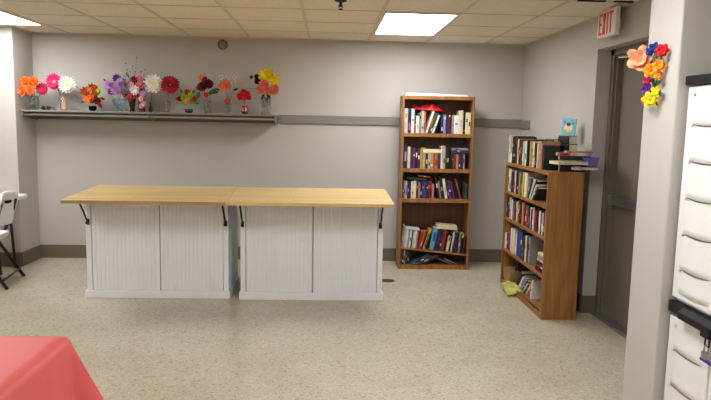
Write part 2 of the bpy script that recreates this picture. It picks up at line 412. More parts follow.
def book(c, w_, h, d, band=None, kind=None):
    """spine faces -Y, stands on z=0, centred on x. cover is the thing, pages and spine label its parts"""
    th = min(.0022, w_*.2)
    if band is None and rnd(0, 1) < .6 and w_ > .012:
        z0 = rnd(.1, .62); band = (random.choice(['white','black','gold','tan','pale grey','charcoal','cream']), z0, z0+rnd(.08, .25))
        if band[0] == c: band = None
    m = MB()
    k = .004 if w_ > .022 else .0015
    m.prism([(-w_/2, .004), (-w_/4, .004-k), (w_/4, .004-k), (w_/2, .004), (w_/2, .009), (-w_/2, .009)], 'z', 0, h)
    m.box((-w_/2, .008, 0), (-w_/2+th, d, h)); m.box((w_/2-th, .008, 0), (w_/2, d, h))
    o = m.build('book', bmat(c))
    MB().box((-w_/2+th, .008, .003), (w_/2-th, d-.004, h-.004)).build('page_block', PAGES, o)
    if band:
        bc, z0, z1 = band
        MB().box((-w_/4-.0003, .0030-k, h*z0), (w_/4+.0003, .0052-k, h*z1)).build('spine_label', bmat(bc), o)
    return o
def rot_for(rz, lean): return (0, lean, rz)
def place_row(case_loc, rz, z_l, z_r, W, row, x0, depth_off, where, ordn='from left', group=None, dscale=.19):
    """row: (colour, thickness, height, lean degrees, gap after, band). x measured along the case's front."""
    R = Matrix.Rotation(rz, 4, 'Z'); base = Vector(case_loc)
    tilt = math.atan2(z_r-z_l, W)
    def layout(k):
        x = x0; pa = 0; ph = 0; pw = 0; px = x0; out = []
        for (c, w_, h, lean, gap, band) in row:
            w_ = w_*k; a = math.radians(lean)
            if out:
                if pa == 0: x = px+pw + (h*math.sin(-a) if a < 0 else 0)
                elif pa > 0:
                    if a >= pa: x = px+pw/math.cos(pa)
                    else: x = px+pw*math.cos(pa)+ph*math.sin(pa-max(0, a))*(1 if a <= 0 else .9)
                else:
                    x = px+pw/math.cos(pa)+(h*math.sin(pa-a) if a < pa else 0) if a < 0 else px+pw*math.cos(pa)
                x += pg
            elif a < 0: x += h*math.sin(-a)
            out.append((x, w_)); px, pa, ph, pw, pg = x, a, h, w_, gap
        return out, px+pw*math.cos(pa)+max(0, ph*math.sin(pa))
    k = 1.0
    while k > .5 and layout(k)[1] > W-x0: k -= .01
    prev = None
    for n, (it, (x, w_)) in enumerate(zip(row, layout(k)[0])):
        c, _, h, lean, gap, band = it
        d = min(dscale, max(.12, h*.72))
        o = book(c, w_, h, d, band)
        a = math.radians(lean); ang = a-tilt
        zx = z_l + (z_r-z_l)*x/W
        P = Vector((x + w_/2*math.cos(a), depth_off + rnd(0, .012), zx + .0008 + abs(math.sin(ang))*w_/2 - (0 if a else abs(math.sin(tilt))*w_*.5)))
        o.location = base + R @ P
        o.rotation_euler = rot_for(rz, ang)
        size = 'thin' if w_ < .02 else ('thick' if w_ > .04 else ('tall' if h > .225 else ('short' if h < .165 else 'slim' if w_ < .026 else 'medium')))
        nb = ' beside a %s one,' % prev if prev and prev != c else ','
        lab = '%s %s book%s %s %s, %s' % (size, c, nb, ORD[n+1], ordn, where)
        if len(lab.split()) > 16: lab = '%s %s book, %s %s, %s' % (size, c, ORD[n+1], ordn, where)
        tag(o, lab, 'book', group)
        prev = c
def lay(c, L_, w_, d, loc, rz, label, group=None, tilt=0, tilty=0, band=None):
    """a book lying flat: spine towards the viewer, L_ long, thickness w_"""
    o = book(c, w_, L_, d, band)
    # lay: rotate so height runs along +X
    M = Matrix.Rotation(rz, 4, 'Z') @ Matrix.Rotation(tilt, 4, 'Y') @ Matrix.Rotation(tilty, 4, 'X') @ Matrix.Rotation(PI/2, 4, 'Y')
    o.rotation_euler = M.to_euler(); o.location = loc
    return tag(o, label, 'book', group)

def B(c, w, h, lean=0, gap=.0008, band=None): return (c, w, h, lean, gap, band)
PXM = .0101
# --- tall bookcase rows; thickness written in centimetres
def rowcm(L): return [B(c, w/100, h/100, *(r if r else ())) for (c, w, h, *r) in L]
place_row(LB, LRZ, 1.395, 1.395, .728, rowcm([
 ('pale grey',4.0,24.5,0,.001,('gold',.62,.80)), ('navy',3.5,24,0,.001,('salmon',.12,.42)), ('white',3.6,24.3,0,.001,('mauve',.5,.58)), ('black',1.6,17,0,.001),
 ('white',3.3,17.3,0,.001,('pale grey',.3,.5)), ('grey',2.6,20.5,0,.001,('black',.7,.85)), ('pale grey',2.8,22.5,0,.001,('blue',.2,.3)), ('orange',1.8,21.5,0,.001,('brown',.1,.5)),
 ('white',2.2,23,17,.003), ('brown',1.6,22,17,.003,('orange',.3,.8)), ('green',2.2,21.5,17,.003,('white',.1,.25)), ('white',2.2,19,19,.010),
 ('navy',2.4,18,0,.001), ('lavender',2.9,19,0,.001,('white',.75,.9)), ('navy',2.0,17.5,0,.001), ('maroon',2.8,19,0,.001,('white',.9,.99)), ('charcoal',1.5,17,0,.001), ('grey',2.2,17.8,0,.001),
 ('white',5.6,18.5,0,.001,('pink',.48,.60)), ('cream',4.4,23.5,0,.001,('pale grey',.3,.6)), ('black',2.5,21.5,0,.001,('grey',.1,.2)), ('cream',3.0,21.5,0,.0), ('cream',3.2,21.5,0,.0)]),
 .026, .02, 'top shelf, tall bookcase', group='books on the top shelf of the tall bookcase')
place_row(LB, LRZ, 1.040, 1.040, .728, rowcm([
 ('navy',4.0,24,0,.001,('lavender',.3,.7)), ('cream',2.8,21.5,0,.001), ('plum',2.2,21,0,.0), ('purple',2.8,20.5,0,.001,('pale grey',.6,.7)), ('black',2.2,21.5,0,.0), ('plum',2.6,20.5,0,.001),
 ('tan',2.8,20.5,0,.0), ('yellow',2.6,21,0,.001,('gold',.5,.7)), ('navy',2.4,15.4,0,.001,('pale grey',.3,.6)), ('pale grey',2.4,15.4,0,.001,('navy',.2,.4)), ('gold',3.0,15.4,0,.001), ('charcoal',1.0,15.2),
 ('salmon',3.4,15.4,0,.001,('red',.2,.6)), ('navy',2.6,15.4,0,.001,('purple',.3,.7)), ('cream',2.6,23,0,.0,('pale green',.3,.8)), ('pale grey',2.2,23,0,.001), ('black',4.4,21.5,0,.002),
 ('black',2.2,14.8,0,.001), ('maroon',1.6,14.6,0,.001,('gold',.6,.7)), ('brown',2.4,14.8,0,.001,('red',.2,.5)), ('tan',2.2,14.6,0,.0), ('maroon',2.2,14.4,0,.001), ('navy',2.4,14.8,0,.0), ('pale grey',1.8,14.6,0,.001,('black',.4,.7))]),
 .028, .02, 'second shelf, tall bookcase', group='books on the second shelf of the tall bookcase')
def LBP(x, y, z): return Vector(LB) + Matrix.Rotation(LRZ, 4, 'Z') @ Vector((x, y, z))
lay('cream', .185, .024, .13, LBP(.228, .022, 1.040+.154+.0135), LRZ, 'cream book lying flat, lower of two on the second shelf of tall bookcase', 'books lying across the rows')
lay('cream', .178, .016, .13, LBP(.224, .024, 1.040+.154+.034), LRZ, 'cream book lying flat, upper of two on the second shelf of tall bookcase', 'books lying across the rows')
for k, (c, th) in enumerate((('navy', .018), ('maroon', .020), ('light blue', .020))):
    lay(c, .165, th, .125, LBP(.520, .024, 1.040+.149+.0105+k*.0215), LRZ, '%s book lying flat at right end of second shelf, tall bookcase' % c, 'books lying across the rows')
place_row(LB, LRZ, .732, .732, .728, rowcm([
 ('charcoal',1.4,17,0,.0), ('grey',1.8,17.5,0,.0,('black',.3,.5)), ('pale grey',1.6,17.5,0,.0,('blue',.2,.8)), ('navy',2.4,17,0,.001,('lavender',.4,.6)), ('plum',1.4,16.5), ('cream',2.8,17.5,0,.001), ('cream',2.4,17.8,0,.001,('white',.1,.9)),
 ('plum',1.8,17,0,.0), ('mauve',2.4,17,0,.001,('pink',.3,.6)), ('black',1.6,16), ('purple',2.2,17.5,0,.0), ('blue',2.2,17.5,0,.001,('navy',.5,.8)), ('navy',1.6,17), ('maroon',1.6,17.5,0,.0), ('red',2.4,17.5,0,.001,('black',.1,.6)), ('pink',2.0,15,0,.004,('tan',.1,.8)),
 ('black',2.4,21,-9,.004), ('grey',1.4,18,-9,.003), ('black',2.6,21,-9,.004), ('white',2.6,20.5,-10,.004,('pale grey',.2,.6)), ('charcoal',1.4,18,-10,.003), ('purple',2.6,18.5,-11,.004,('white',.4,.5)), ('purple',2.0,18,-12,.004), ('black',1.8,18,-14,.004), ('brown',2.4,20.5,-17,.010,('rust',.1,.9)), ('dark green',2.0,18,0,.001), ('teal',1.8,16,0,0,('dark green',.3,.8))]),
 .026, .02, 'third shelf, tall bookcase', group='books on the third shelf of the tall bookcase')
lay('dark green', .20, .022, .15, LBP(.075, .022, .732+.178+.030), LRZ, 'dark green book lying tilted on the third shelf row, tall bookcase', tilt=.085)
lay('rust', .12, .016, .13, LBP(.19, .030, .732+.178+.052), LRZ, 'rust book lying tilted on the third shelf row, tall bookcase', tilt=.09)
place_row(LB, LRZ, .229, .162, .728, rowcm([
 ('grey',2.4,22,0,.001,('pale grey',.3,.5)), ('pale grey',1.8,18.5), ('white',1.8,18), ('grey',1.6,18), ('white',1.8,18,0,.001,('navy',.4,.6)), ('charcoal',1.2,17.5), ('pale grey',1.8,18), ('white',1.8,17.8), ('tan',1.6,17.5,0,.002), ('red',2.4,18,9,.001), ('orange',1.4,19,11,.001), ('black',2.0,19,13,.001), ('yellow',2.0,21.5,13,.020,('brown',.1,.8)),
 ('light blue',4.6,23,5,.003,('blue',.4,.8)), ('navy',4.0,22.5,3,.001,('purple',.3,.6)), ('charcoal',2.0,21.5,3,.001), ('red',2.6,22,4,.002), ('black',2.0,20,3), ('cream',2.8,16,5,.002,('charcoal',.7,.98)), ('black',1.2,17,4), ('white',1.6,21,3,.001), ('charcoal',4.6,21,1,.001,('navy',.3,.7)), ('mauve',2.2,20.5), ('black',2.6,20.5,0,.0,('yellow',.78,.98)), ('plum',2.2,18)]),
 .026, .02, 'fourth shelf, tall bookcase', group='books on the fallen fourth shelf of the tall bookcase')
lay('white', .145, .018, .13, LBP(.07, .022, .225+.184+.012), LRZ, 'white book lying flat across grey books on fourth shelf, tall bookcase', tilt=.09)
lay('cream', .215, .022, .14, LBP(.39, .018, .195+.222+.018), LRZ, 'cream book lying flat, lower of two on the fourth shelf, tall bookcase', 'books lying across the rows', tilt=.07)
lay('cream', .205, .022, .14, LBP(.395, .020, .195+.222+.041), LRZ, 'cream book lying flat, upper of two on the fourth shelf, tall bookcase', 'books lying across the rows', tilt=.07)
# bottom compartment: a few upright, the rest slumped
place_row(LB, LRZ, .047, .047, .728, rowcm([('maroon',1.6,15,0,.001), ('black',1.8,14.5,0,.001), ('pale grey',1.4,14,0,.001,('black',.2,.6)), ('charcoal',2.2,14), ('plum',1.6,14)]),
 .026, .03, 'bottom shelf, tall bookcase', group='books slumped on the bottom shelf of the tall bookcase')
place_row(LB, LRZ, .047, .047, .728, [(c, w_, h, 64, .001, None) for c, w_, h in (('teal',.020,.20),('charcoal',.02,.18),('brown',.018,.19),('plum',.018,.17))], .135, .035, 'bottom shelf, tall bookcase', 'among leaning ones', 'books slumped on the bottom shelf of the tall bookcase', .16)
place_row(LB, LRZ, .047, .047, .700, [(c, w_, h, -68, .0015, None) for c, w_, h in (('navy',.015,.16),('grey',.014,.15),('maroon',.014,.15),('charcoal',.014,.14),('pale grey',.013,.13),('navy',.013,.12))], .385, .035, 'bottom shelf, tall bookcase', 'among right leaning ones', 'books slumped on the bottom shelf of the tall bookcase', .16)
lay('teal', .09, .018, .025, LBP(.14, .005, .047+.010), LRZ, 'teal book lying flat in front on bottom shelf, tall bookcase', 'books lying across the rows')

# white board lying on top of tall bookcase
MBO = MB().prism([(.03, 1.7685), (.66, 1.7685), (.65, 1.786), (.04, 1.798)], 'y', .02, .22)
o = MBO.build('foam_board', mat('foam_white', (.93,.93,.93), .5, .01)); o.location = LB; o.rotation_euler = (0,0,LRZ)
tag(o, 'white foam board lying on top of the tall bookcase', 'board')

# red crumpled cloth above the top row
def crumple(name, L_, D_, Hh, m, seed, nx=28, ny=10):
    rr = random.Random(seed); ph = [rr.uniform(0, 6) for _ in range(8)]
    mb = MB(); top = []; v = []
    def f(u, w):
        a = max(0, math.sin(PI*min(1, max(0, u))))**.3*max(0, math.sin(PI*w))**.5*(1.05-.45*u)
        b = .62+.22*math.sin(9*u+ph[0]+3*w)+.14*math.sin(21*u+ph[1]-7*w)+.12*math.sin(13*w+ph[2]+5*u)
        return Hh*a*b
    for j in range(ny+1):
        for i in range(nx+1):
            u, w_ = i/nx, j/ny
            x = (u-.5)*L_*(.9+.1*math.sin(7*w_+ph[3])); y = (w_-.5)*D_*(.85+.15*math.sin(6*u+ph[4]))
            v.append((x, y, f(u, w_)+.003))
    n1 = len(v)
    v += [(a[0], a[1], 0) for a in v]
    F = []
    for j in range(ny):
        for i in range(nx):
            a = j*(nx+1)+i; q = (a, a+1, a+nx+2, a+nx+1); F.append(q); F.append(tuple(k+n1 for k in reversed(q)))
    for i in range(nx):
        F.append((i, i+n1, i+1+n1, i+1)); a = ny*(nx+1)+i; F.append((a, a+1, a+1+n1, a+n1))
    for j in range(ny):
        a = j*(nx+1); F.append((a, a+nx+1, a+nx+1+n1, a+n1)); a += nx; F.append((a, a+n1, a+nx+1+n1, a+nx+1))
    mb._add(v, F, None, True)
    return mb.build(name, m)
o = crumple('red_cloth', .36, .17, .100, mat('red_fabric', (.70,.06,.07), .55, .1), 3)
o.location = LBP(.275, .12, 1.395+.232); o.rotation_euler = (0, .06, LRZ)
tag(o, 'crumpled red cloth lying over the top row of the tall bookcase', 'cloth')

# --- low bookcase rows (local x runs from the far end to the near end)
RL = (RBX, RBY, 0); RRZ = -PI/2
def R_(c, w, h, lean=0, gap=.001, band=None): return (c, w/100, h/100, lean, gap, band)
place_row(RL, RRZ, RBZ, RBZ, 1.16, [
 R_('cream',3.0,25,0,.001,('gold',.5,.8)), R_('pale grey',2.6,22), R_('white',2.8,9), R_('black',5.0,24), R_('black',5.2,24.5), R_('charcoal',5.0,24), R_('cream',4.5,22), R_('tan',3.6,21.5,0,.001,('brown',.4,.7)), R_('black',3.8,22), R_('maroon',3.0,22), R_('brown',3.6,21.5), R_('pale green',4.0,20.5,0,.001,('white',.2,.5)), R_('white',3.4,21,0,.001,('green',.3,.5)), R_('white',2.6,21.5), R_('black',4.6,22), R_('charcoal',3.6,21), R_('tan',3.4,21.5), R_('gold',3.0,21), R_('cream',2.4,21), R_('black',4.6,20,0,.001,('white',.3,.4)), R_('black',2.6,20), R_('white',2.0,19.5), R_('gold',5.4,22,0,.001,('tan',.1,.9)), R_('tan',3.8,21.5), R_('pink',2.2,20,0,.001,('red',.3,.8)), R_('charcoal',2.2,19), R_('dark green',2.2,17.5)],
 .012, .012, 'top of low bookcase', 'from far end', 'books standing on top of the low bookcase')
place_row(RL, RRZ, .885, .885, 1.16, [
 R_('white',3.0,21,0,.001,('teal',.3,.6)), R_('pale grey',3.2,21), R_('pale green',4.2,20.5,0,.001,('teal',.1,.5)), R_('charcoal',3.4,19), R_('white',3.0,20), R_('maroon',3.0,20), R_('pale grey',3.6,20.5,0,.001,('red',.2,.5)), R_('black',4.4,20), R_('plum',3.8,20), R_('tan',3.2,19.5), R_('dark green',3.4,21), R_('green',2.8,20.5,0,.001,('yellow',.1,.5)), R_('pale green',3.0,20.5), R_('yellow',2.2,21), R_('white',3.2,21), R_('cream',4.2,21,0,.006), R_('tan',2.4,18,14,.006), R_('teal',2.0,19,26,.006), R_('white',2.0,19,32,.006), R_('black',2.6,20,38,.006), R_('white',1.6,17,42,.006), R_('charcoal',2.0,15,46,.0)],
 .028, .015, 'second tier, low bookcase', 'from far end', 'books on the second tier of the low bookcase')
cl3 = ['charcoal','brown','pale grey','plum','white','black','mauve','charcoal','cream','gold','brown','maroon','black','tan','plum','brown','red','charcoal','black','white','maroon','pale grey','black','red','black','white','brown','pale grey','maroon','white']
random.seed(11)
place_row(RL, RRZ, .640, .640, 1.16, [R_(c, rnd(2.6, 4.6), rnd(17, 20.5), 0, .002, (random.choice(['white','red','black','gold']), .25, .5) if k % 3 == 0 else None) for k, c in enumerate(cl3)],
 .028, .015, 'third tier, low bookcase', 'from far end', 'books on the third tier of the low bookcase')
place_row(RL, RRZ, .343, .343, 1.16, [
 R_('white',3.2,14.5), R_('navy',4.2,15), R_('blue',3.6,15.5), R_('red',3.0,16), R_('white',3.6,21.5), R_('lavender',3.0,20,0,.001,('maroon',.1,.4)), R_('pale grey',4.0,22), R_('cream',3.6,21.5), R_('tan',2.6,19), R_('white',3.0,20), R_('blue',6.0,24,0,.002,('red',.2,.4)), R_('blue',5.6,25,0,.002), R_('navy',4.4,23.5), R_('blue',3.0,20), R_('charcoal',3.2,21), R_('yellow',3.0,22), R_('white',3.4,22.5,0,.001), R_('plum',3.6,23), R_('grey',4.2,23)],
 .028, .015, 'fourth tier, low bookcase', 'from far end', 'books on the fourth tier of the low bookcase')
def RBP(x, y, z): return Vector(RL) + Matrix.Rotation(RRZ, 4, 'Z') @ Vector((x, y, z))
for k, (c, th, L_, a) in enumerate((('black',.026,.22,0),('red',.02,.20,.02),('charcoal',.024,.215,-.02),('pale grey',.02,.20,.03),('tan',.022,.20,0),('cream',.026,.19,.02))):
    lay(c, L_, th, .17, RBP(.905, .02+.004*k, .343+.0005+th/2+sum((.026,.02,.024,.02,.022,.026)[:k])+.001*k), RRZ+a, '%s book lying flat, %s from bottom of stack, fourth tier, low bookcase' % (c, ORD[k+1]), 'stacked books at the near end of the fourth tier')
# bottom tier jumble
place_row(RL, RRZ, .050, .050, 1.16, [R_('plum',3.0,18), R_('navy',3.6,19), R_('charcoal',3.6,20), R_('black',3.4,21), R_('maroon',3.4,20)], .03, .10, 'bottom tier, low bookcase', 'from far end', 'books slumped on the bottom tier of the low bookcase', .13)
place_row(RL, RRZ, .050, .050, 1.150, [R_(c, w_, h, a, .002) for c, w_, h, a in (('black',3.0,20,40),('charcoal',2.8,20,40),('navy',2.0,18,42),('white',2.0,17,42),('grey',2.2,18,44),('lavender',2.0,16,44),('black',2.4,17,46),('pale grey',1.8,15,48),('plum',2.0,16,48),('white',2.0,15,48),('orange',2.2,16,20),('white',2.4,17,10))],
 .32, .035, 'bottom tier, low bookcase', 'of those leaning', 'books slumped on the bottom tier of the low bookcase')
# paper bag opening out of the bottom tier and a floppy magazine
pbm = mat('kraft_paper', (.66,.54,.38), .8, .1)
o = MB()
o.prism([(.0,.0),(.13,.0),(.17,.15),(.155,.15),(.12,.008),(.008,.008),(-.03,.17),(-.045,.165)], 'y', 0, .20)
o = o.build('paper_bag', pbm); o.scale = (.75, .7, .75); o.location = RBP(.14, .0, .052); o.rotation_euler = (.0, 0, RRZ+.15)
tag(o, 'open tan paper bag at far end of the bottom tier, low bookcase', 'bag')
mg = MB(); n = 14; v = []; F = []
for i in range(n+1):
    u = i/n; x = .30*u
    for j in range(9):
        w_ = j/8; y = -.10+.20*w_
        z = .058+.020*math.sin(u*4.5)+.010*math.sin(w_*5+u*3)-.035*max(0, (.45-w_))*2
        v.append((x, y, z))
for i in range(n):
    for j in range(8): F.append((i*9+j, (i+1)*9+j, (i+1)*9+j+1, i*9+j+1))
mg._add(v, F, None, True)
o = mg.build('magazine', mat('magazine_cover', (.68,.70,.36), .3, .35, 14))
so = o.modifiers.new('solid', 'SOLIDIFY'); so.thickness = .006
o.location = RBP(.26, .005, .014); o.scale = (.9, .85, 1); o.rotation_euler = (0, 0, RRZ)
tag(o, 'floppy yellow green magazine sliding out of the bottom tier, low bookcase', 'magazine')

# items on top of the low bookcase (flat stacks behind and over the standing row)
def flat(c, L_, D_, th, x, y, z, rz, label, cat_group='loose books piled on the low bookcase', tilt=0, band=None):
    return lay(c, L_, th, D_, RBP(x, y, z), RRZ+rz, label, cat_group, tilt=tilt, band=band)
ZT = RBZ
# back row stack, spines facing the room, behind the standing row
zz = ZT+.0005
for k, (c, th, L_) in enumerate((('charcoal',.05,.26),('grey',.05,.25),('dark green',.05,.26),('black',.05,.25))):
    flat(c, L_, .075, th, .76, .195, zz+th/2, 0, '%s book lying flat in the back pile, %s from bottom, on low bookcase' % (c, ORD[k+1])); zz += th+.0005
for k, (c, th, L_) in enumerate((('brown',.055,.30),('charcoal',.055,.28),('plum',.055,.29),('maroon',.055,.28))):
    flat(c, L_, .075, th, .12, .195, ZT+.0005+th/2+k*.0555, 0, '%s book lying flat in the far pile, %s from bottom, on low bookcase' % (c, ORD[k+1]))
for k, (c, th, L_) in enumerate((('pale grey',.06,.22),('lavender',.06,.2),('pale grey',.055,.2),('charcoal',.05,.2))):
    flat(c, L_, .075, th, .47, .195, ZT+.0005+th/2+k*.0605, 0, '%s box file lying in the middle pile, %s from bottom, on low bookcase' % (c, ORD[k+1]))['category'] = 'box file'
# near end pile facing the viewer
zz = ZT+.0005
def near(c, L_, D_, th, x, y, z, rz, label, band=None):
    """flat book whose spine looks at the camera (towards -Y); x,y world of its left end"""
    return lay(c, L_, th, D_, Vector((x, y, z)), rz, label, 'loose books piled on the low bookcase', band=band)
near('black', .20, .045, .055, 4.395, -2.045, ZT+.0005+.0275, .0, 'black book lying flat at near end on low bookcase, under the cream one')
near('cream', .235, .17, .022, 4.365, -2.10, ZT+.056+.0115, .10, 'cream open book lying at near right corner of low bookcase top')
near('charcoal', .20, .045, .03, 4.39, -2.048, ZT+.104+.001, .02, 'charcoal book lying near the blue basket on low bookcase')
near('pink', .10, .045, .024, 4.37, -2.047, ZT+.12+.013, .0, 'pink and red booklet on the near pile of low bookcase', ('red',.2,.8))
near('tan', .20, .07, .014, 4.44, -2.05, ZT+.144+.008, -.03, 'tan folder lying topmost at near end of low bookcase')
# blue plastic basket overhanging the back corner
t = thing('blue_basket', 'small blue violet plastic basket at near right corner of low bookcase top', 'basket', (4.625, -1.98, ZT+.045))
bm_ = mat('blue_plastic', (.42,.42,.72), .4, .05)
def tray(x0, y0, x1, y1, h, k, th):
    m = MB()
    def ring(e, z): return [(x0-e, y0-e, z), (x1+e, y0-e, z), (x1+e, y1+e, z), (x0-e, y1+e, z)]
    r0, r1, r2, r3 = ring(0, 0), ring(k, h), ring(k-th, h), ring(-th, th)
    v = r0+r1+r2+r3; F = [(3,2,1,0), (12,13,14,15)]
    for s in range(3):
        for i in range(4): F.append((s*4+i, s*4+(i+1) % 4, (s+1)*4+(i+1) % 4, (s+1)*4+i))
    m._add(v, F); return m
tray(-.045, -.08, .045, .08, .06, .012, .003).build('tub', bm_, t)
MB().box((-.064,-.099,.058),(.064,-.089,.066)).box((-.064,.089,.058),(.064,.099,.066)).box((-.064,-.089,.058),(-.054,.089,.066)).box((.054,-.089,.058),(.064,.089,.066)).build('rim', bm_, t, bevel=.002)
near('pale grey', .19, .15, .018, 4.475, -2.085, ZT+.029, -.12, 'pale grey book lying under the blue basket on low bookcase')
# light blue picture book with an animal face, leaning on the wall
t = thing('picture_book', 'light blue picture book with cream animal face leaning on the wall', 'book', (4.60, -1.615, ZT+.268), (0, .10, -.95))
t.scale = (.86, .86, .86)
lbm = mat('sky_cover', (.50,.76,.84), .4, .05)
MB().box((-.075, 0, 0), (.075, .012, .165)).build('cover', lbm, t, bevel=.002)
f_ = MB()
def disc(cx, cz, rx, rz_, y0, y1, n=18):
    return [(cx+rx*math.cos(2*PI*k/n), cz+rz_*math.sin(2*PI*k/n)) for k in range(n)]
MB().prism(disc(.0,.075,.045,.042,0,0), 'y', -.0015, .0005).build('face_patch', mat('print_cream', (.90,.87,.78), .5), t)
MB().prism(disc(.0,.105,.024,.018,0,0), 'y', -.0025, -.001).build('brown_patch', mat('print_brown', (.45,.30,.20), .5), t)
MB().prism(disc(-.022,.045,.015,.016,0,0), 'y', -.0025, -.001).prism(disc(.02,.043,.015,.016,0,0), 'y', -.0025, -.001).build('yellow_patch', mat('print_yellow', (.92,.78,.25), .5), t)
MB().prism(disc(-.045,.12,.010,.014,0,0), 'y', -.0015, -.0002).prism(disc(.045,.118,.010,.014,0,0), 'y', -.0015, -.0002).build('ear_patch', mat('print_grey', (.40,.50,.55), .5), t)
for k, (c, th, L_) in enumerate((('charcoal',.03,.22),('black',.034,.24))):
    pass
o = lay('black', .22, .064, .075, RBP(.78, .195, ZT+.2025+.033), RRZ, 'thick black binder lying on the back pile under the picture book')
o['category'] = 'binder'
# ------------------------------------------------------------------ flowers and vases on the shelf
def SXZ(px, py):   # shelf-plane coordinates measured from the photograph, metres
    return (-.321+(px-35)*.01006, 1.552+(110-py)*.0101+(px-35)*.000208)
SY = -.15
def fm(n, c, rough=.6): return mat('petal_'+n, c, rough, .14, 40)
FC = {'orange': (.93,.42,.10), 'hot pink': (.86,.14,.42), 'magenta': (.72,.06,.32), 'white': (.93,.92,.90), 'crimson': (.66,.08,.19), 'coral': (.90,.50,.40), 'yellow': (.95,.85,.10), 'lilac': (.76,.60,.80), 'violet': (.46,.22,.58), 'burgundy': (.36,.04,.09), 'rust': (.66,.26,.08), 'lime': (.62,.78,.22), 'blush': (.90,.68,.72), 'navy': (.15,.19,.40), 'red': (.80,.07,.08), 'peach': (.93,.66,.50), 'blue': (.10,.20,.50), 'amber': (.94,.58,.06), 'purple': (.34,.12,.50), 'cream': (.92,.86,.70), 'pink': (.88,.45,.52), 'teal': (.30,.52,.50)}
LEAF = mat('leaf_green', (.18,.36,.14), .5, .2, 30); STEM = mat('stem_green', (.22,.36,.16), .6, .2); DLEAF = mat('leaf_dark', (.10,.20,.12), .5, .2, 30)
def petal(m, L_, w_, M, cup=.2, n=4):
    v = []; F = []
    for i in range(n+1):
        u = i/n; ww = w_*math.sin(PI*(.12+.80*u))**.8
        z = cup*L_*u*u; x = L_*u
        for s, zz in ((-1, .12), (0, 0), (1, .12)):
            v.append((x, s*ww/2, z+zz*ww))
    for i in range(n):
        for k in range(2): F.append((i*3+k, (i+1)*3+k, (i+1)*3+k+1, i*3+k+1))
    vv = [(a, b, c-.0012) for a, b, c in v]; o = len(v)
    F += [tuple(k+o for k in reversed(q)) for q in F]
    for i in range(n):
        for k in (0, 2):
            F.append((i*3+k, i*3+k+o, (i+1)*3+k+o, (i+1)*3+k))
    m._add(v+vv, F, M, True)
def bloom_mesh(m, R, n=14, layers=2, cup=.15, wf=.42, M=Matrix()):
    for l in range(layers):
        k = n if l == 0 else max(5, int(n*.8))
        for i in range(k):
            A = Matrix.Rotation(2*PI*i/k+l*.25, 4, 'Z'); T = Matrix.Rotation(-(.05+l*.35), 4, 'Y')
            petal(m, R*(1-.22*l)*rnd(.93, 1.04), R*wf*rnd(.9, 1.1), M @ A @ T @ Matrix.Translation((R*.06, 0, .002*l)), cup)
    return m
def face(yaw=0, pitch=0):   # local +Z of a bloom points to the room (-Y)
    return Matrix.Rotation(yaw, 4, 'Z') @ Matrix.Rotation(PI/2-pitch, 4, 'X')
def bloom(name, parent, p, R, col, centre=None, yaw=0, pitch=.15, n=14, layers=2, cup=.15, wf=.42):
    M = Matrix.Translation(p) @ face(yaw, pitch)
    o = bloom_mesh(MB(), R, n, layers, cup, wf, M).build(name, fm(col, FC[col]), parent)
    if centre:
        MB().ball((0,0,.004), R*.22, 10, (1,1,.5), M).build('flower_centre', fm(centre+'_c', FC.get(centre, (.8,.65,.2))), o if parent else o)
    return o
def flower(label, base, p, R, col, centre='amber', yaw=0, pitch=.15, n=14, layers=2, cup=.15, wf=.42, leaf=False, cat='flower', stem=STEM):
    """one cut flower: root empty at stem foot; petals, centre and stem its parts"""
    t = thing('gerbera_flower', label, cat, base)
    q = Vector(p)-Vector(base)
    bloom('petals', t, q, R, col, None, yaw, pitch, n, layers, cup, wf)
    M = Matrix.Translation(q) @ face(yaw, pitch)
    MB().ball((0,0,.005), R*.24, 10, (1,1,.5), M).build('flower_centre', fm(centre, FC[centre]), t)
    back = M @ Vector((0, 0, -.004))
    MB().tube([(0,0,.004), (q.x*.25, q.y*.3, q.z*.5), (q.x*.85, q.y*.8+.008, q.z*.88), back], .003, 6).build('stem', stem, t)
    if leaf:
        m = MB(); petal(m, R*1.1, R*.5, Matrix.Translation((q.x*.5, q.y*.5, q.z*.7)) @ Matrix.Rotation(rnd(0,6), 4, 'Z') @ Matrix.Rotation(-.4, 4, 'Y'), .1); m.build('leaf', LEAF, t)
    return t
def vase(label, px, r, h, shape='barrel', m=GLASS, cat='vase', name='glass_vase', y=SY, inner=None):
    x, _ = SXZ(px, 110); z = SZ+.0006
    P = {'barrel': [(.72,0),(.90,.15),(1,.45),(.92,.8),(.80,1)], 'cylinder': [(.95,0),(1,.03),(1,1)], 'bud': [(.7,0),(1,.2),(.9,.45),(.42,.72),(.5,1)], 'bowl': [(.5,0),(.85,.25),(1,.6),(.9,1)], 'goblet': [(.62,0),(.3,.08),(.3,.3),(.7,.45),(1,.8),(1.0,1)], 'flare': [(.6,0),(.62,.3),(.75,.7),(1,1)], 'jug': [(.6,0),(.95,.2),(1,.45),(.6,.75),(.75,1)]}[shape]
    t = thing(name, label, cat, (x, y, z))
    prof = [(a*r, b*h) for a, b in P]; ins = [(max(.001, a*r-.003), max(.004, b*h)) for a, b in reversed(P)]
    MB().lathe(prof+ins, 24).build('body', m, t)
    if inner:
        m2 = MB(); rr = random.Random(px)
        for k in range(26):
            a = rr.uniform(0, 2*PI); q = rr.uniform(0, r*.66); m2.ball((q*math.cos(a), q*math.sin(a), .012+rr.uniform(0, h*.32)), .008, 6)
        tag(m2.build('pebbles', inner, t), kind='stuff')
    return Vector((x, y, z))
def at(px, py, dy=0):
    x, z = SXZ(px, py); k = (6.7388+SY+dy)/(6.7388+SY)   # blooms standing further forward keep their spacing as seen
    return Vector((2.6445+(x-2.6445)*k, SY+dy, 1.495+(z-1.495)*k))
FT = .006
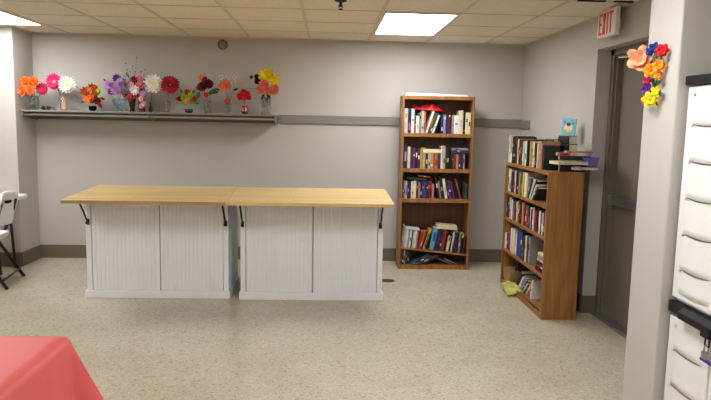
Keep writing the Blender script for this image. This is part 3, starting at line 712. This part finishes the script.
def foot(v, dx=0, dy=0): return (v.x+dx, v.y+dy, v.z+FT)

# 1 orange bouquet
v = vase('clear glass vase with orange blooms at the left end of the shelf', 34.5, .048, .135, 'barrel', y=-.21)
v.x = at(34.5, 110, -.06).x; [o for o in bpy.data.objects if o.name.startswith('glass_vase') and o.type == 'EMPTY'][0].location = v
flower('orange bloom, lowest left of those in the leftmost vase', foot(v,-.01), at(24,91,-.20), .050, 'orange', 'rust', -.3, .1, 12, 3, .3, .5)
flower('orange bloom, upper left of those in the leftmost vase', foot(v,-.005), at(27,82,-.14), .052, 'orange', 'rust', -.1, .3, 12, 3, .3, .5)
flower('orange bloom, lower right of those in the leftmost vase', foot(v,.005), at(31.5,90,-.17), .050, 'orange', 'rust', .1, .1, 12, 3, .3, .5)
flower('orange bloom, upper right of those in the leftmost vase', foot(v,.01), at(35,82,-.10), .050, 'orange', 'rust', .3, .2, 12, 3, .3, .5)
flower('dark magenta gerbera just right of the orange blooms', foot(v,.015,.01), at(43,89,-.06), .060, 'magenta', 'rust', .15, 0, 16)
# 2 small black object
t = thing('sunglasses', 'small pair of dark sunglasses lying on the shelf by the leftmost vase', 'sunglasses', (SXZ(48,110)[0], -.20, SZ+.0005))
for s in (-1, 1):
    MB().ball((s*.026, 0, .022), .022, 10, (1,.35,.85)).build('lens', BLACKP, t)
    MB().tube([(s*.046, .002, .028), (s*.05, .06, .022), (s*.045, .11, .006)], .003, 6).build('temple', BLACKP, t)
MB().tube([(-.008,0,.028), (0,-.002,.032), (.008,0,.028)], .003, 6).build('bridge', BLACKP, t)
# 3 daisy + hot pink
v = vase('clear glass vase holding the white daisy and hot pink gerbera', 63.5, .042, .140, 'barrel')
flower('hot pink gerbera left of the white daisy', foot(v,-.01), at(55.5,82,-.02), .082, 'hot pink', 'peach', -.15, 0, 18)
flower('large white daisy beside the hot pink gerbera', foot(v,.005,-.005), at(68,85,-.05), .084, 'white', 'yellow', .05, .05, 18, wf=.34)
t = thing('ribbon', 'peach ribbon tail inside the vase of the white daisy', 'ribbon', (v.x+.004, v.y-.02, v.z+.005))
MB().prism([(-.018,.0),(.018,.0),(.014,.13),(-.014,.13)], 'y', -.001, .001).build('tail', fm('peach', FC['peach']), t)
# 4 autumn arrangement
def cluster(name, label, cat, base, blooms, leaves=(), sticks=()):
    t = thing(name, label, cat, base); b0 = Vector(base)
    for (px, py, dy, R, c, n, ly) in blooms:
        q = at(px, py, dy)-b0
        ob = bloom('bloom', t, q, R, c, None, rnd(-.5,.5), rnd(-.2,.5), n, ly, .35, .55)
        MB().ball((q.x, q.y-.006, q.z), R*.28, 7).build('flower_centre', fm(c, FC[c]), ob)
    for (px, py, dy, L_, an, mt) in leaves:
        m = MB(); q = at(px, py, dy)-b0
        petal(m, L_, L_*.5, Matrix.Translation(q) @ Matrix.Rotation(-an, 4, 'Y') @ Matrix.Rotation(PI/2, 4, 'X'), .1)
        m.build('leaf', mt, t)
    for (px0, py0, px1, py1, dy, r, mt) in sticks:
        m = MB(); a = at(px0, py0)-b0; b = at(px1, py1, dy)-b0
        m.tube([a, (a+b)/2+Vector((.004,0,.004)), b], r, 6); m.build('stem', mt, t)
    return t
BROWN = mat('twig_brown', (.28,.20,.13), .7, .2)
v = vase('small dark glass bowl holding the autumn leaf arrangement', 92, .040, .052, 'bowl', mat_glass('smoky_glass', (.35,.38,.38), .1), 'bowl', 'glass_bowl')
cluster('autumn_arrangement', 'rust and orange autumn arrangement with one lime bloom', 'flowers', (v.x, v.y, v.z+.008),
  [(86,92,-.04,.05,'rust',9,2),(90,99,-.07,.045,'orange',9,2),(95,95,-.08,.05,'rust',9,2),(92,88,-.03,.045,'rust',8,2),(98,101,-.05,.045,'rust',8,2),(86,99,-.03,.035,'orange',8,2),(99,92,-.05,.045,'lime',12,2),(93,101,-.08,.035,'burgundy',8,2),(89,90,-.05,.03,'amber',8,2),(96,88,-.04,.03,'rust',8,1)],
  [(98,103,-.02,.06,-.9,fm('rust',(0,0,0))),(84,94,-.02,.05,2.8,fm('rust',(0,0,0))),(100,98,-.03,.05,-.3,fm('rust',(0,0,0))),(84,101,-.03,.04,3.6,BROWN)],
  [(91,104,82,94,-.02,.002,BROWN),(91,104,74,95,-.02,.0018,BROWN),(91,104,77,87,0,.0015,BROWN)])
# 5 blue goblet + lilac
BLUEG = mat_glass('pale_blue_glass', (.92,.965,.99), .08)
v = vase('wide pale blue glass goblet vase of lilac flowers', 119, .072, .125, 'goblet', BLUEG)
cluster('lilac_bouquet', 'lilac and violet bouquet in the pale blue goblet vase', 'flowers', (v.x, v.y, v.z+.060),
  [(110,85,-.05,.058,'lilac',12,3),(116,90,-.09,.055,'lilac',12,3),(120,84,-.05,.055,'lilac',12,3),(112,92,-.08,.042,'violet',10,2),(117,79,-.03,.045,'violet',10,2),(123,90,-.06,.045,'lilac',12,3),(107,88,-.02,.035,'lilac',9,2),(126,84,-.03,.04,'blush',10,2)],
  [(122,95,-.04,.06,.1,LEAF),(106,82,-.01,.035,2.2,DLEAF)], [(119,100,115,90,-.04,.003,STEM),(119,100,121,90,-.04,.003,STEM)])
# 6 tall spray
v = vase('dark green and red glass vase behind the tall pink spray', 131.5, .042, .135, 'flare', mat('dark_glazed', (.22,.14,.10), .25, .5, 25, coat=.5), name='ceramic_vase')
tl = [(128,94,-.03,.06,'pink',10,2),(135,90,-.06,.05,'white',10,2),(139,86,-.05,.048,'pink',10,2),(131,86,-.05,.045,'blush',10,2),(137,95,-.05,.045,'crimson',9,2),(142,92,-.04,.045,'pink',10,2),(134,80,-.02,.04,'crimson',9,2),(128,86,-.05,.04,'teal',8,2),(140,79,-.02,.038,'pink',9,2),(131,99,-.04,.04,'rust',8,2),(144,84,-.02,.035,'crimson',9,1),(125,90,-.05,.03,'crimson',8,1)]
st = [(132,97,x,y,-.01,.0014,BROWN) for x, y in ((127,70),(130,72),(133,66),(137,58),(141,72),(144,75),(124,76),(135,72))]
t = cluster('flower_spray', 'tall mixed pink and white flower spray with thin twigs and red berries', 'flowers', (v.x, v.y, v.z+.01), tl,
  [(126,82,-.02,.07,2.6,LEAF),(129,78,-.02,.06,2.0,fm('teal',FC['teal'])),(138,82,-.02,.06,.8,DLEAF),(143,80,-.02,.05,.4,fm('teal',(0,0,0))),(134,84,-.06,.05,1.6,DLEAF),(137,90,-.07,.05,.2,DLEAF),(128,92,-.07,.05,2.9,fm('teal',(0,0,0)))], st)
for x, y in ((127,70),(130,72),(133,66),(137,58),(141,72),(144,75),(124,76),(135,72),(126,64),(145,70)):
    p = at(x, y, -.01)-Vector((v.x, v.y, v.z+.01)); MB().ball(p, .007, 7).build('berry', fm('crimson', (0,0,0)), t)
# 7 small clear vase with blush flowers
v = vase('small pink glass vase packed with blush blossoms', 142.5, .034, .125, 'cylinder', mat_glass('pink_glass', (.92,.78,.84), .08), y=SY-.055)
cluster('blush_blossoms', 'blush and lilac blossoms in the small pink vase', 'flowers', (v.x, v.y, v.z+.01),
  [(141,99,-.095,.034,'blush',9,2),(143.5,104,-.095,.034,'blush',9,2),(142,94,-.09,.034,'lilac',9,2),(140.5,106,-.09,.026,'blush',8,2)], [], [(142.5,108,142.5,96,-.055,.003,STEM)])
# 8 white daisy in dark bud vase
v = vase('slim dark glass bud vase of the right-hand white daisy', 149.3, .020, .10, 'bud', mat('smoked_bottle', (.28,.25,.22), .2, .1, coat=.5), name='bud_vase', y=SY+.02)
flower('large white daisy left of the crimson gerbera', foot(v), at(153,84,-.02), .092, 'white', 'yellow', .05, .05, 15, wf=.44, stem=BROWN)
# 9 crimson gerbera
v = vase('clear glass vase under the large crimson gerbera', 166.5, .034, .115, 'barrel')
flower('large crimson gerbera with a peach centre', foot(v), at(170,85,-.03), .092, 'crimson', 'peach', 0, .05, 20, 3)
t = thing('orange_leaves', 'orange leaf blades standing in the crimson gerbera vase', 'leaves', foot(v,-.005,-.008))
for k, (dx, h_) in enumerate(((-.022,.12),(-.012,.135),(.012,.125),(.02,.115))):
    m = MB(); petal(m, h_, .014, Matrix.Rotation(-PI/2+dx*6, 4, 'Y'), .02); m.build('leaf', fm('orange_d', (.82,.36,.14)), t)
# 10 succulents
v = vase('dark teal bowl of succulents on the shelf', 188, .043, .040, 'bowl', mat('teal_glaze', (.14,.20,.20), .25, .1, coat=.4), 'bowl', 'ceramic_bowl')
cluster('succulent_arrangement', 'low green and red succulent arrangement in a dark bowl', 'plant', (v.x, v.y, v.z+.006),
  [(184,98,-.05,.045,'lime',12,3),(190,97,-.05,.042,'lime',12,3),(187,93,-.03,.04,'rust',10,2),(193,99,-.03,.035,'rust',10,2),(180,99,-.02,.03,'burgundy',9,2),(187,101,-.08,.035,'coral',9,2),(191,103,-.06,.026,'lime',9,2),(183,103,-.06,.03,'lime',9,2),(177,99,-.02,.025,'red',8,2)],
  [(182,93,-.02,.04,2.2,LEAF),(192,93,-.02,.04,1.0,LEAF),(195,103,-.02,.03,-.2,DLEAF)], [(188,108,180,100,-.02,.002,STEM)])
# 11 burgundy
v = vase('clear glass vase with burgundy blooms and big green leaves', 207.5, .036, .130, 'cylinder')
cluster('burgundy_bouquet', 'burgundy bouquet with a pink spike and two broad green leaves', 'flowers', foot(v),
  [(202,87,-.04,.05,'burgundy',12,3),(208,84,-.05,.05,'burgundy',12,3),(205,80,-.02,.035,'burgundy',10,2),(209.5,81,-.03,.032,'cream',10,2),(206,95,-.03,.03,'red',9,2),(198,88,-.02,.028,'crimson',9,1)],
  [(208,94,-.06,.09,.55,LEAF),(199,92,-.05,.07,-1.9,LEAF),(212,93,-.05,.06,.2,LEAF),(202,83,-.01,.09,1.7,fm('coral',FC['coral'])),(203,82,-.01,.085,1.35,fm('coral',(0,0,0))),(201,82,-.01,.07,2.0,fm('coral',(0,0,0)))],
  [(207,107,204,90,-.03,.003,fm('red',(0,0,0))),(207.5,107,207,90,-.03,.003,fm('red',(0,0,0))),(208,107,210,90,-.03,.003,STEM)])
# 12 coral gerbera
v = vase('clear glass vase with the round coral gerbera', 228, .036, .105, 'cylinder')
flower('round coral gerbera with a red centre', foot(v), at(225.3,86,-.06), .062, 'coral', 'red', 0, .05, 14, 3, .3, .6)
flower('small red blossom low in the coral gerbera vase', foot(v,.004,-.01), at(227,101,-.045), .032, 'red', 'coral', 0, .1, 9, 2)
t = cluster('filler_sprig', "white baby's breath sprigs behind the coral gerbera", 'flowers', foot(v,.01,.01), [], [(219,90,-.02,.05,2.9,LEAF),(233,90,-.02,.05,.3,DLEAF),(219,87,-.03,.03,1.9,fm('coral',(0,0,0)))],
  [(229,106,x,y,0,.0014,STEM) for x, y in ((222,78),(226,76),(230,77),(234,79),(219,80))])
rr = random.Random(4); m = MB()
for k in range(46):
    p = at(227+rr.uniform(-9,9), 79+rr.uniform(-4,4), rr.uniform(-.02,.02))-Vector(foot(v,.01,.01)); m.ball(p, .0045, 5)
tag(m.build('tiny_blossoms', fm('white', (0,0,0)), t), kind='stuff')
# 13 red jug
REDC = mat('red_ceramic', (.62,.05,.07), .2, .1, coat=.5)
v = vase('small red ceramic jug with white dots', 244.5, .038, .085, 'jug', REDC, 'jug', 'ceramic_jug')
jt = [o for o in bpy.data.objects if o.name.startswith('ceramic_jug')][-1]
MB().ball((-.015,-.033,.035), .008, 8, (1,.4,1)).ball((.012,-.034,.034), .008, 8, (1,.4,1)).build('dots', fm('white', (0,0,0)), jt)
cluster('red_blossoms', 'bright red blossoms in the small red jug', 'flowers', (v.x, v.y, v.z+.045),
  [(240,96,-.04,.042,'red',11,2),(247,95,-.04,.042,'red',11,2),(243.5,93,-.02,.04,'crimson',11,2),(244,98,-.06,.038,'red',11,2),(249,98,-.03,.028,'red',9,1)], [(241,99,-.05,.03,3.3,DLEAF)], [(244.5,103,242,97,-.02,.002,STEM),(244.5,103,246,97,-.02,.002,STEM)])
# 14 big clear vase
v = vase('large clear glass cylinder vase with pebbles at the right end of the shelf', 266, .056, .165, 'cylinder', GLASS, inner=mat('pebble_cream', (.80,.74,.66), .5, .15))
cluster('mixed_bouquet', 'yellow lily and coral rose bouquet at the right end of the shelf', 'flowers', foot(v),
  [(264,77,-.03,.068,'yellow',9,2),(270,75,-.02,.06,'yellow',9,2),(275,80,-.04,.062,'yellow',7,2),(272,82,-.05,.05,'yellow',7,2),(264,85,-.08,.058,'coral',12,3),(267,90,-.08,.05,'coral',12,3),(275,90,-.06,.055,'coral',12,3),(260,90,-.06,.042,'coral',11,2),(258,82,-.03,.035,'navy',9,2),(257,77,-.02,.032,'navy',9,2),(251,77,-.02,.02,'navy',8,1)],
  [(266,94,-.02,.06,-.7,DLEAF),(264,94,-.03,.06,-2.0,DLEAF),(270,88,-.03,.06,.2,LEAF),(265,97,-.03,.05,-1.2,DLEAF),(268,97,-.03,.05,-1.8,DLEAF),(256,84,-.02,.05,1.8,fm('navy',(0,0,0)))],
  [(266,107,262,86,-.04,.003,STEM),(267,107,268,86,-.04,.003,STEM),(266,107,273,86,-.04,.003,STEM),(262,90,247,88,-.01,.0016,BROWN),(265,107,258,82,-.02,.0025,STEM)])

# ------------------------------------------------------------------ flower garland on the pillar
t = thing('flower_garland', 'bright artificial flower garland hanging on the pillar edge by the door', 'garland', (PX, PY0-.125, 1.73))
g0 = Vector((PX, PY0-.1, 1.72))
def gbl(y, z, x, R, c, n=9, ly=2, yaw=-.7, cup=.25, wf=.55, cen=None):
    q = Vector((x, y, z))-g0; M = Matrix.Translation(q) @ face(yaw, .1)
    ob = bloom_mesh(MB(), R, n, ly, cup, wf, M).build('bloom', fm(c, FC[c]), t)
    MB().ball((0,0,.006), R*.25, 8, (1,1,.6), M).build('flower_centre', fm(cen or c, FC[cen or c]), ob)
XG = PX-.03
gbl(-3.715, 1.805, XG-.02, .060, 'peach', 5, 2, cen='coral', wf=.95, cup=.5)
gbl(-3.80, 1.850, XG, .026, 'blue', 5, wf=.9); gbl(-3.765, 1.838, XG, .022, 'blue', 5, wf=.9)
gbl(-3.875, 1.830, XG, .030, 'red', 6, wf=.9); gbl(-3.86, 1.765, XG, .028, 'amber', 6, wf=.9)
gbl(-3.805, 1.748, XG-.01, .034, 'amber', 6, cen='rust', wf=.9); gbl(-3.845, 1.725, XG+.005, .024, 'amber', 5, wf=.9)
gbl(-3.76, 1.705, XG, .022, 'magenta', 5, wf=.9); gbl(-3.76, 1.665, XG, .026, 'purple', 6, wf=.9); gbl(-3.79, 1.645, XG+.01, .020, 'violet', 5, wf=.9)
gbl(-3.765, 1.615, XG, .024, 'red', 5, wf=.9); gbl(-3.82, 1.615, XG-.01, .036, 'yellow', 6, cen='amber', wf=.9); gbl(-3.845, 1.65, XG, .024, 'yellow', 5, wf=.9)
for (y, z, a) in ((-3.83,1.69,.3),(-3.80,1.68,1.6),(-3.85,1.665,-.8),(-3.81,1.80,1.2),(-3.84,1.79,-.4),(-3.78,1.78,2.4)):
    m = MB(); petal(m, .05, .026, Matrix.Translation(Vector((XG+.01, y, z))-g0) @ Matrix.Rotation(-PI/2, 4, 'Z') @ Matrix.Rotation(-a, 4, 'Y') @ Matrix.Rotation(PI/2, 4, 'X'), .1); m.build('leaf', LEAF, t)
MB().tube([Vector((XG+.028, -3.80, 1.86))-g0, Vector((XG+.024, -3.83, 1.76))-g0, Vector((XG+.026, -3.77, 1.66))-g0, Vector((XG+.028, -3.81, 1.59))-g0], .004, 6).build('cord', STEM, t)

# ------------------------------------------------------------------ plastic storage cabinet
CX0, CY0 = 4.21, -4.0
t = thing('storage_cabinet', 'white plastic two-tier storage cabinet with black lid beside the pillar', 'cabinet', (CX0, CY0, 0))
# local: x into the wall, y negative towards the camera
WC, DC = .64, .46
MB().box((.03, -WC+.006, .02), (DC, -.006, .66)).build('lower_body', PLAST, t)
MB().box((.03, -WC+.006, .71), (DC, -.006, 1.68)).build('upper_body', PLAST, t)
MB().box((.0, -WC, 0), (DC, 0, .03)).build('foot', BLACKP, t, bevel=.004)
MB().box((-.012, -WC-.008, 1.682), (DC, .002, 1.722)).build('lid', BLACKP, t, bevel=.006)
mb_ = MB().box((-.006, -WC-.004, .672), (DC, .0, .722))
mb_.prism([(-.006,.722),(-.03,.70),(-.03,.672),(-.006,.660)], 'y', -.12, -.52)
mb_.build('middle_band', BLACKP, t, bevel=.004)
def cab_door(y0, y1, z0, z1, slots):
    d = MB().box((.004, y0, z0), (.032, y1, z1)).build('door', PLAST, t, bevel=.004)
    p = MB()
    ya, yb_ = y0-.045, y1+.035
    # raised louvre fields: convex panels stacked with an undercut below each
    zs = [z0+.03]+sorted(slots)+[z1-.03]
    n = 12
    for a, b in zip(zs[:-1], zs[1:]):
        v = []; F = []
        for i in range(n+1):
            u = i/n; y = ya+(yb_-ya)*u; sag = .008*(1-(2*u-1)**2)
            e = math.sin(PI*min(1, max(0, u)))**.25 if 0 < u < 1 else 0
            v += [(.004, y, a-sag+.001), (.004-.0035*e, y, a-sag+.003), (.004-.0022*e, y, a-sag+.03), (.004-.0005*e, y, b-sag-.02), (.004, y, b-sag-.004)]
        for i in range(n):
            for k in range(4): F.append((i*5+k, (i+1)*5+k, (i+1)*5+k+1, i*5+k+1))
        p._add(v, F, None, True)
    p.build('louvre_panel', PLAST, d)
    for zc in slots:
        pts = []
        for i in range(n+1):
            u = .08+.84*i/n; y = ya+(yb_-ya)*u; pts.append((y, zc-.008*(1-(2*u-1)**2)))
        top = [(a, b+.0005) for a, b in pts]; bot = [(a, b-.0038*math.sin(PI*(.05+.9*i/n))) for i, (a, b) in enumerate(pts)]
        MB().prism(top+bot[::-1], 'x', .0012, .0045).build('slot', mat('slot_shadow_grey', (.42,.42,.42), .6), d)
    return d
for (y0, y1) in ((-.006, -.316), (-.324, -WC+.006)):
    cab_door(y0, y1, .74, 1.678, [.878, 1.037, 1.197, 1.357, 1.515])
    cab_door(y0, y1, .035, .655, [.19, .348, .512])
MB().box((-.034, -.30, .655), (-.004, -.36, .70)).tube([(-.02,-.318,.655),(-.02,-.318,.62),(-.02,-.345,.62),(-.02,-.345,.655)], .004).build('latch', BLACKP, t, bevel=.003)
t2 = thing('padlock', 'small steel padlock with a purple tag on the cabinet latch', 'padlock', (CX0-.022, CY0-.332, .596))
MB().box((-.009,-.02,-.03),(.009,.02,.0)).build('body', METAL, t2, bevel=.003)
MB().tube([(0,-.013,0),(0,-.013,.018),(0,0,.030),(0,.013,.018),(0,.013,0)], .003, 8).build('shackle', METAL, t2)
MB().box((-.006,-.045,-.042),(.006,.03,-.030)).build('purple_tag', mat('purple_tag', (.25,.12,.62), .4), t2, bevel=.002)

# ------------------------------------------------------------------ left folding table and chair
t = thing('folding_table', 'white plastic folding table against the pale wall at far left', 'table', (-.30, -.43, 0))
MB().box((-1.80, -.37, .690), (0, 0, .735)).build('tabletop', PLAST, t, bevel=.012)
LEG = mat('leg_black', (.10,.10,.11), .4, .1)
for x in (-.16, -1.62):
    for y in (-.06, -.34):
        MB().tube([(x+(.04 if x > -1 else -.04), y, .0), (x, y, .692)], .013, 10).build('leg', LEG, t)
    MB().tube([(x, -.06, .60), (x, -.34, .60)], .010, 8).build('crossbar', LEG, t)

t = thing('folding_chair', 'white plastic folding chair with black legs at the left edge', 'chair', (-.204, -1.065, 0), (0, 0, .16))
# local: chair faces -X, backrest at x=+.05
def shell(nz, ny, f, th, name, m):
    v = []; F = []
    for i in range(nz+1):
        for j in range(ny+1): v.append(f(i/nz, j/ny))
    for i in range(nz):
        for j in range(ny): a = i*(ny+1)+j; F.append((a, a+1, a+ny+2, a+ny+1))
    mb = MB(); mb._add(v, F, None, True); o = mb.build(name, m, t)
    s = o.modifiers.new('solid', 'SOLIDIFY'); s.thickness = th; s.offset = 0
    return o
def fback(u, w_):
    z = .515+.305*u; hw = .175+.055*math.sin(PI/2*min(1, u*1.5))
    if u > .82: hw -= .12*(u-.82)**1.2
    y = (w_*2-1)*hw; z -= .03*(2*w_-1)**4*(u > .5)*u
    return (-.01+.05*u-.035*(1-(2*w_-1)**2)+.0, y, z)
bk = shell(12, 16, fback, .022, 'backrest', PLAST)
tag(MB().box((.010,-.045,.725),(.045,.045,.747)).build('handle_slot', DARKV, t, bevel=.004), None)
def fseat(u, w_):
    hw = .20-.03*max(0, u-.7); y = (w_*2-1)*hw
    return (-.04-.36*u, y, .415+.012*abs(2*w_-1)**3+.01*u)
shell(8, 12, fseat, .042, 'seat', PLAST)
for s in (-1, 1):
    MB().tube([(-.38, s*.215, .0), (-.09, s*.215, .42), (-.01, s*.20, .60), (.03, s*.19, .74)], .0155, 10).build('front_leg', LEG, t)
    MB().tube([(-.20, s*.235, .42), (-.09, s*.235, .25), (.06, s*.235, 0)], .0155, 10).build('rear_leg', LEG, t)
MB().tube([(-.30, -.215, .10), (-.30, .215, .10)], .009, 8).build('crossbar', LEG, t)
MB().tube([(.03, -.235, .08), (.03, .235, .08)], .009, 8).build('crossbar', LEG, t)

# ------------------------------------------------------------------ red covered table, front left
TX0, TX1, TY0, TY1, TZ = -.06, 1.745, -5.37, -4.61, .745
t = thing('folding_table', 'folding table hidden under the red cloth in the foreground', 'table', (.84, -5.0, 0))
MB().box((TX0-.84+.01, TY0+5.0+.01, .705), (TX1-.84-.01, TY1+5.0-.01, TZ-.004)).build('tabletop', PLAST, t, bevel=.01)
for x in (-.72, .72):
    for y in (-.28, .28): MB().tube([(x, y, 0), (x, y, .706)], .014, 10).build('leg', LEG, t)
mb = MB(); nx, ny = 120, 74; ov = .42; v = []; F = []
for j in range(ny+1):
    for i in range(nx+1):
        a = TX0-ov+(TX1-TX0+2*ov)*i/nx; b = TY0-ov+(TY1-TY0+2*ov)*j/ny
        cxp = min(max(a, TX0), TX1); cyp = min(max(b, TY0), TY1)
        ex, ey = a-cxp, b-cyp; d = math.hypot(ex, ey)
        if d < 1e-6:
            z = TZ+.0015*math.sin(9*a)*math.sin(11*b); P = (a, b, z)
        else:
            nxx, nyy = ex/d, ey/d
            corner = 4*(nxx*nyy)**2
            r0 = .030
            if d < r0*PI/2:
                th = d/r0; out = r0*math.sin(th); dz = r0*(1-math.cos(th))
            else:
                q = d-r0*PI/2; s_ = min(1, q/.35)
                fl = .06+.34*corner
                wave = .010*s_*math.sin(14*(a if abs(ey) > abs(ex) else b)+2*corner)*(1-corner)
                out = r0+q*fl+wave+.010*s_*corner*math.sin(9*math.atan2(nyy, nxx)); dz = r0+q*math.sqrt(max(.1, 1-fl*fl))
            P = (cxp+nxx*out, cyp+nyy*out, TZ-dz)
        v.append(P)
for j in range(ny):
    for i in range(nx): a = j*(nx+1)+i; F.append((a, a+1, a+nx+2, a+nx+1))
mb._add(v, F, None, True)
o = mb.build('tablecloth', mat('red_plastic_cloth', (.86,.36,.36), .48, .04, 6, spec=.5, bump=.15, bscale=14))
so = o.modifiers.new('solid', 'SOLIDIFY'); so.thickness = .001; so.offset = 1
tag(o, 'shiny red plastic tablecloth draped over the foreground table', 'tablecloth')

# ------------------------------------------------------------------ camera and world
F_, YAW, PITCH, ROLL = 632.05, .045, .1227, .0197
cy, sy = math.cos(YAW), math.sin(YAW); cp, sp = math.cos(PITCH), math.sin(PITCH)
f = Vector((sy*cp, cy*cp, -sp)); r = Vector((cy, -sy, 0)); u = r.cross(f)
c_, s_ = math.cos(ROLL), math.sin(ROLL)
R3 = r*c_+u*s_; U3 = -r*s_+u*c_
cam = bpy.data.cameras.new('camera'); co = bpy.data.objects.new('camera', cam); C.objects.link(co)
M = Matrix(((R3.x, U3.x, -f.x, 2.6445), (R3.y, U3.y, -f.y, -6.7388), (R3.z, U3.z, -f.z, 1.495), (0,0,0,1)))
co.matrix_world = M
cam.sensor_fit = 'HORIZONTAL'; cam.sensor_width = 36; cam.lens = F_/711*36; cam.clip_start = .05
sc = bpy.context.scene; sc.camera = co
w = bpy.data.worlds.new('world'); sc.world = w; w.use_nodes = True
w.node_tree.nodes['Background'].inputs[0].default_value = (.5,.48,.45,1); w.node_tree.nodes['Background'].inputs[1].default_value = .2
sc.view_settings.view_transform = 'Standard'; sc.view_settings.look = 'None'; sc.view_settings.gamma = 1
sc.view_settings.exposure = 0.0
sc.view_settings.use_curve_mapping = False
sc.cycles.max_bounces = 8; sc.cycles.diffuse_bounces = 5
try: sc.cycles.use_denoising = True
except Exception: pass
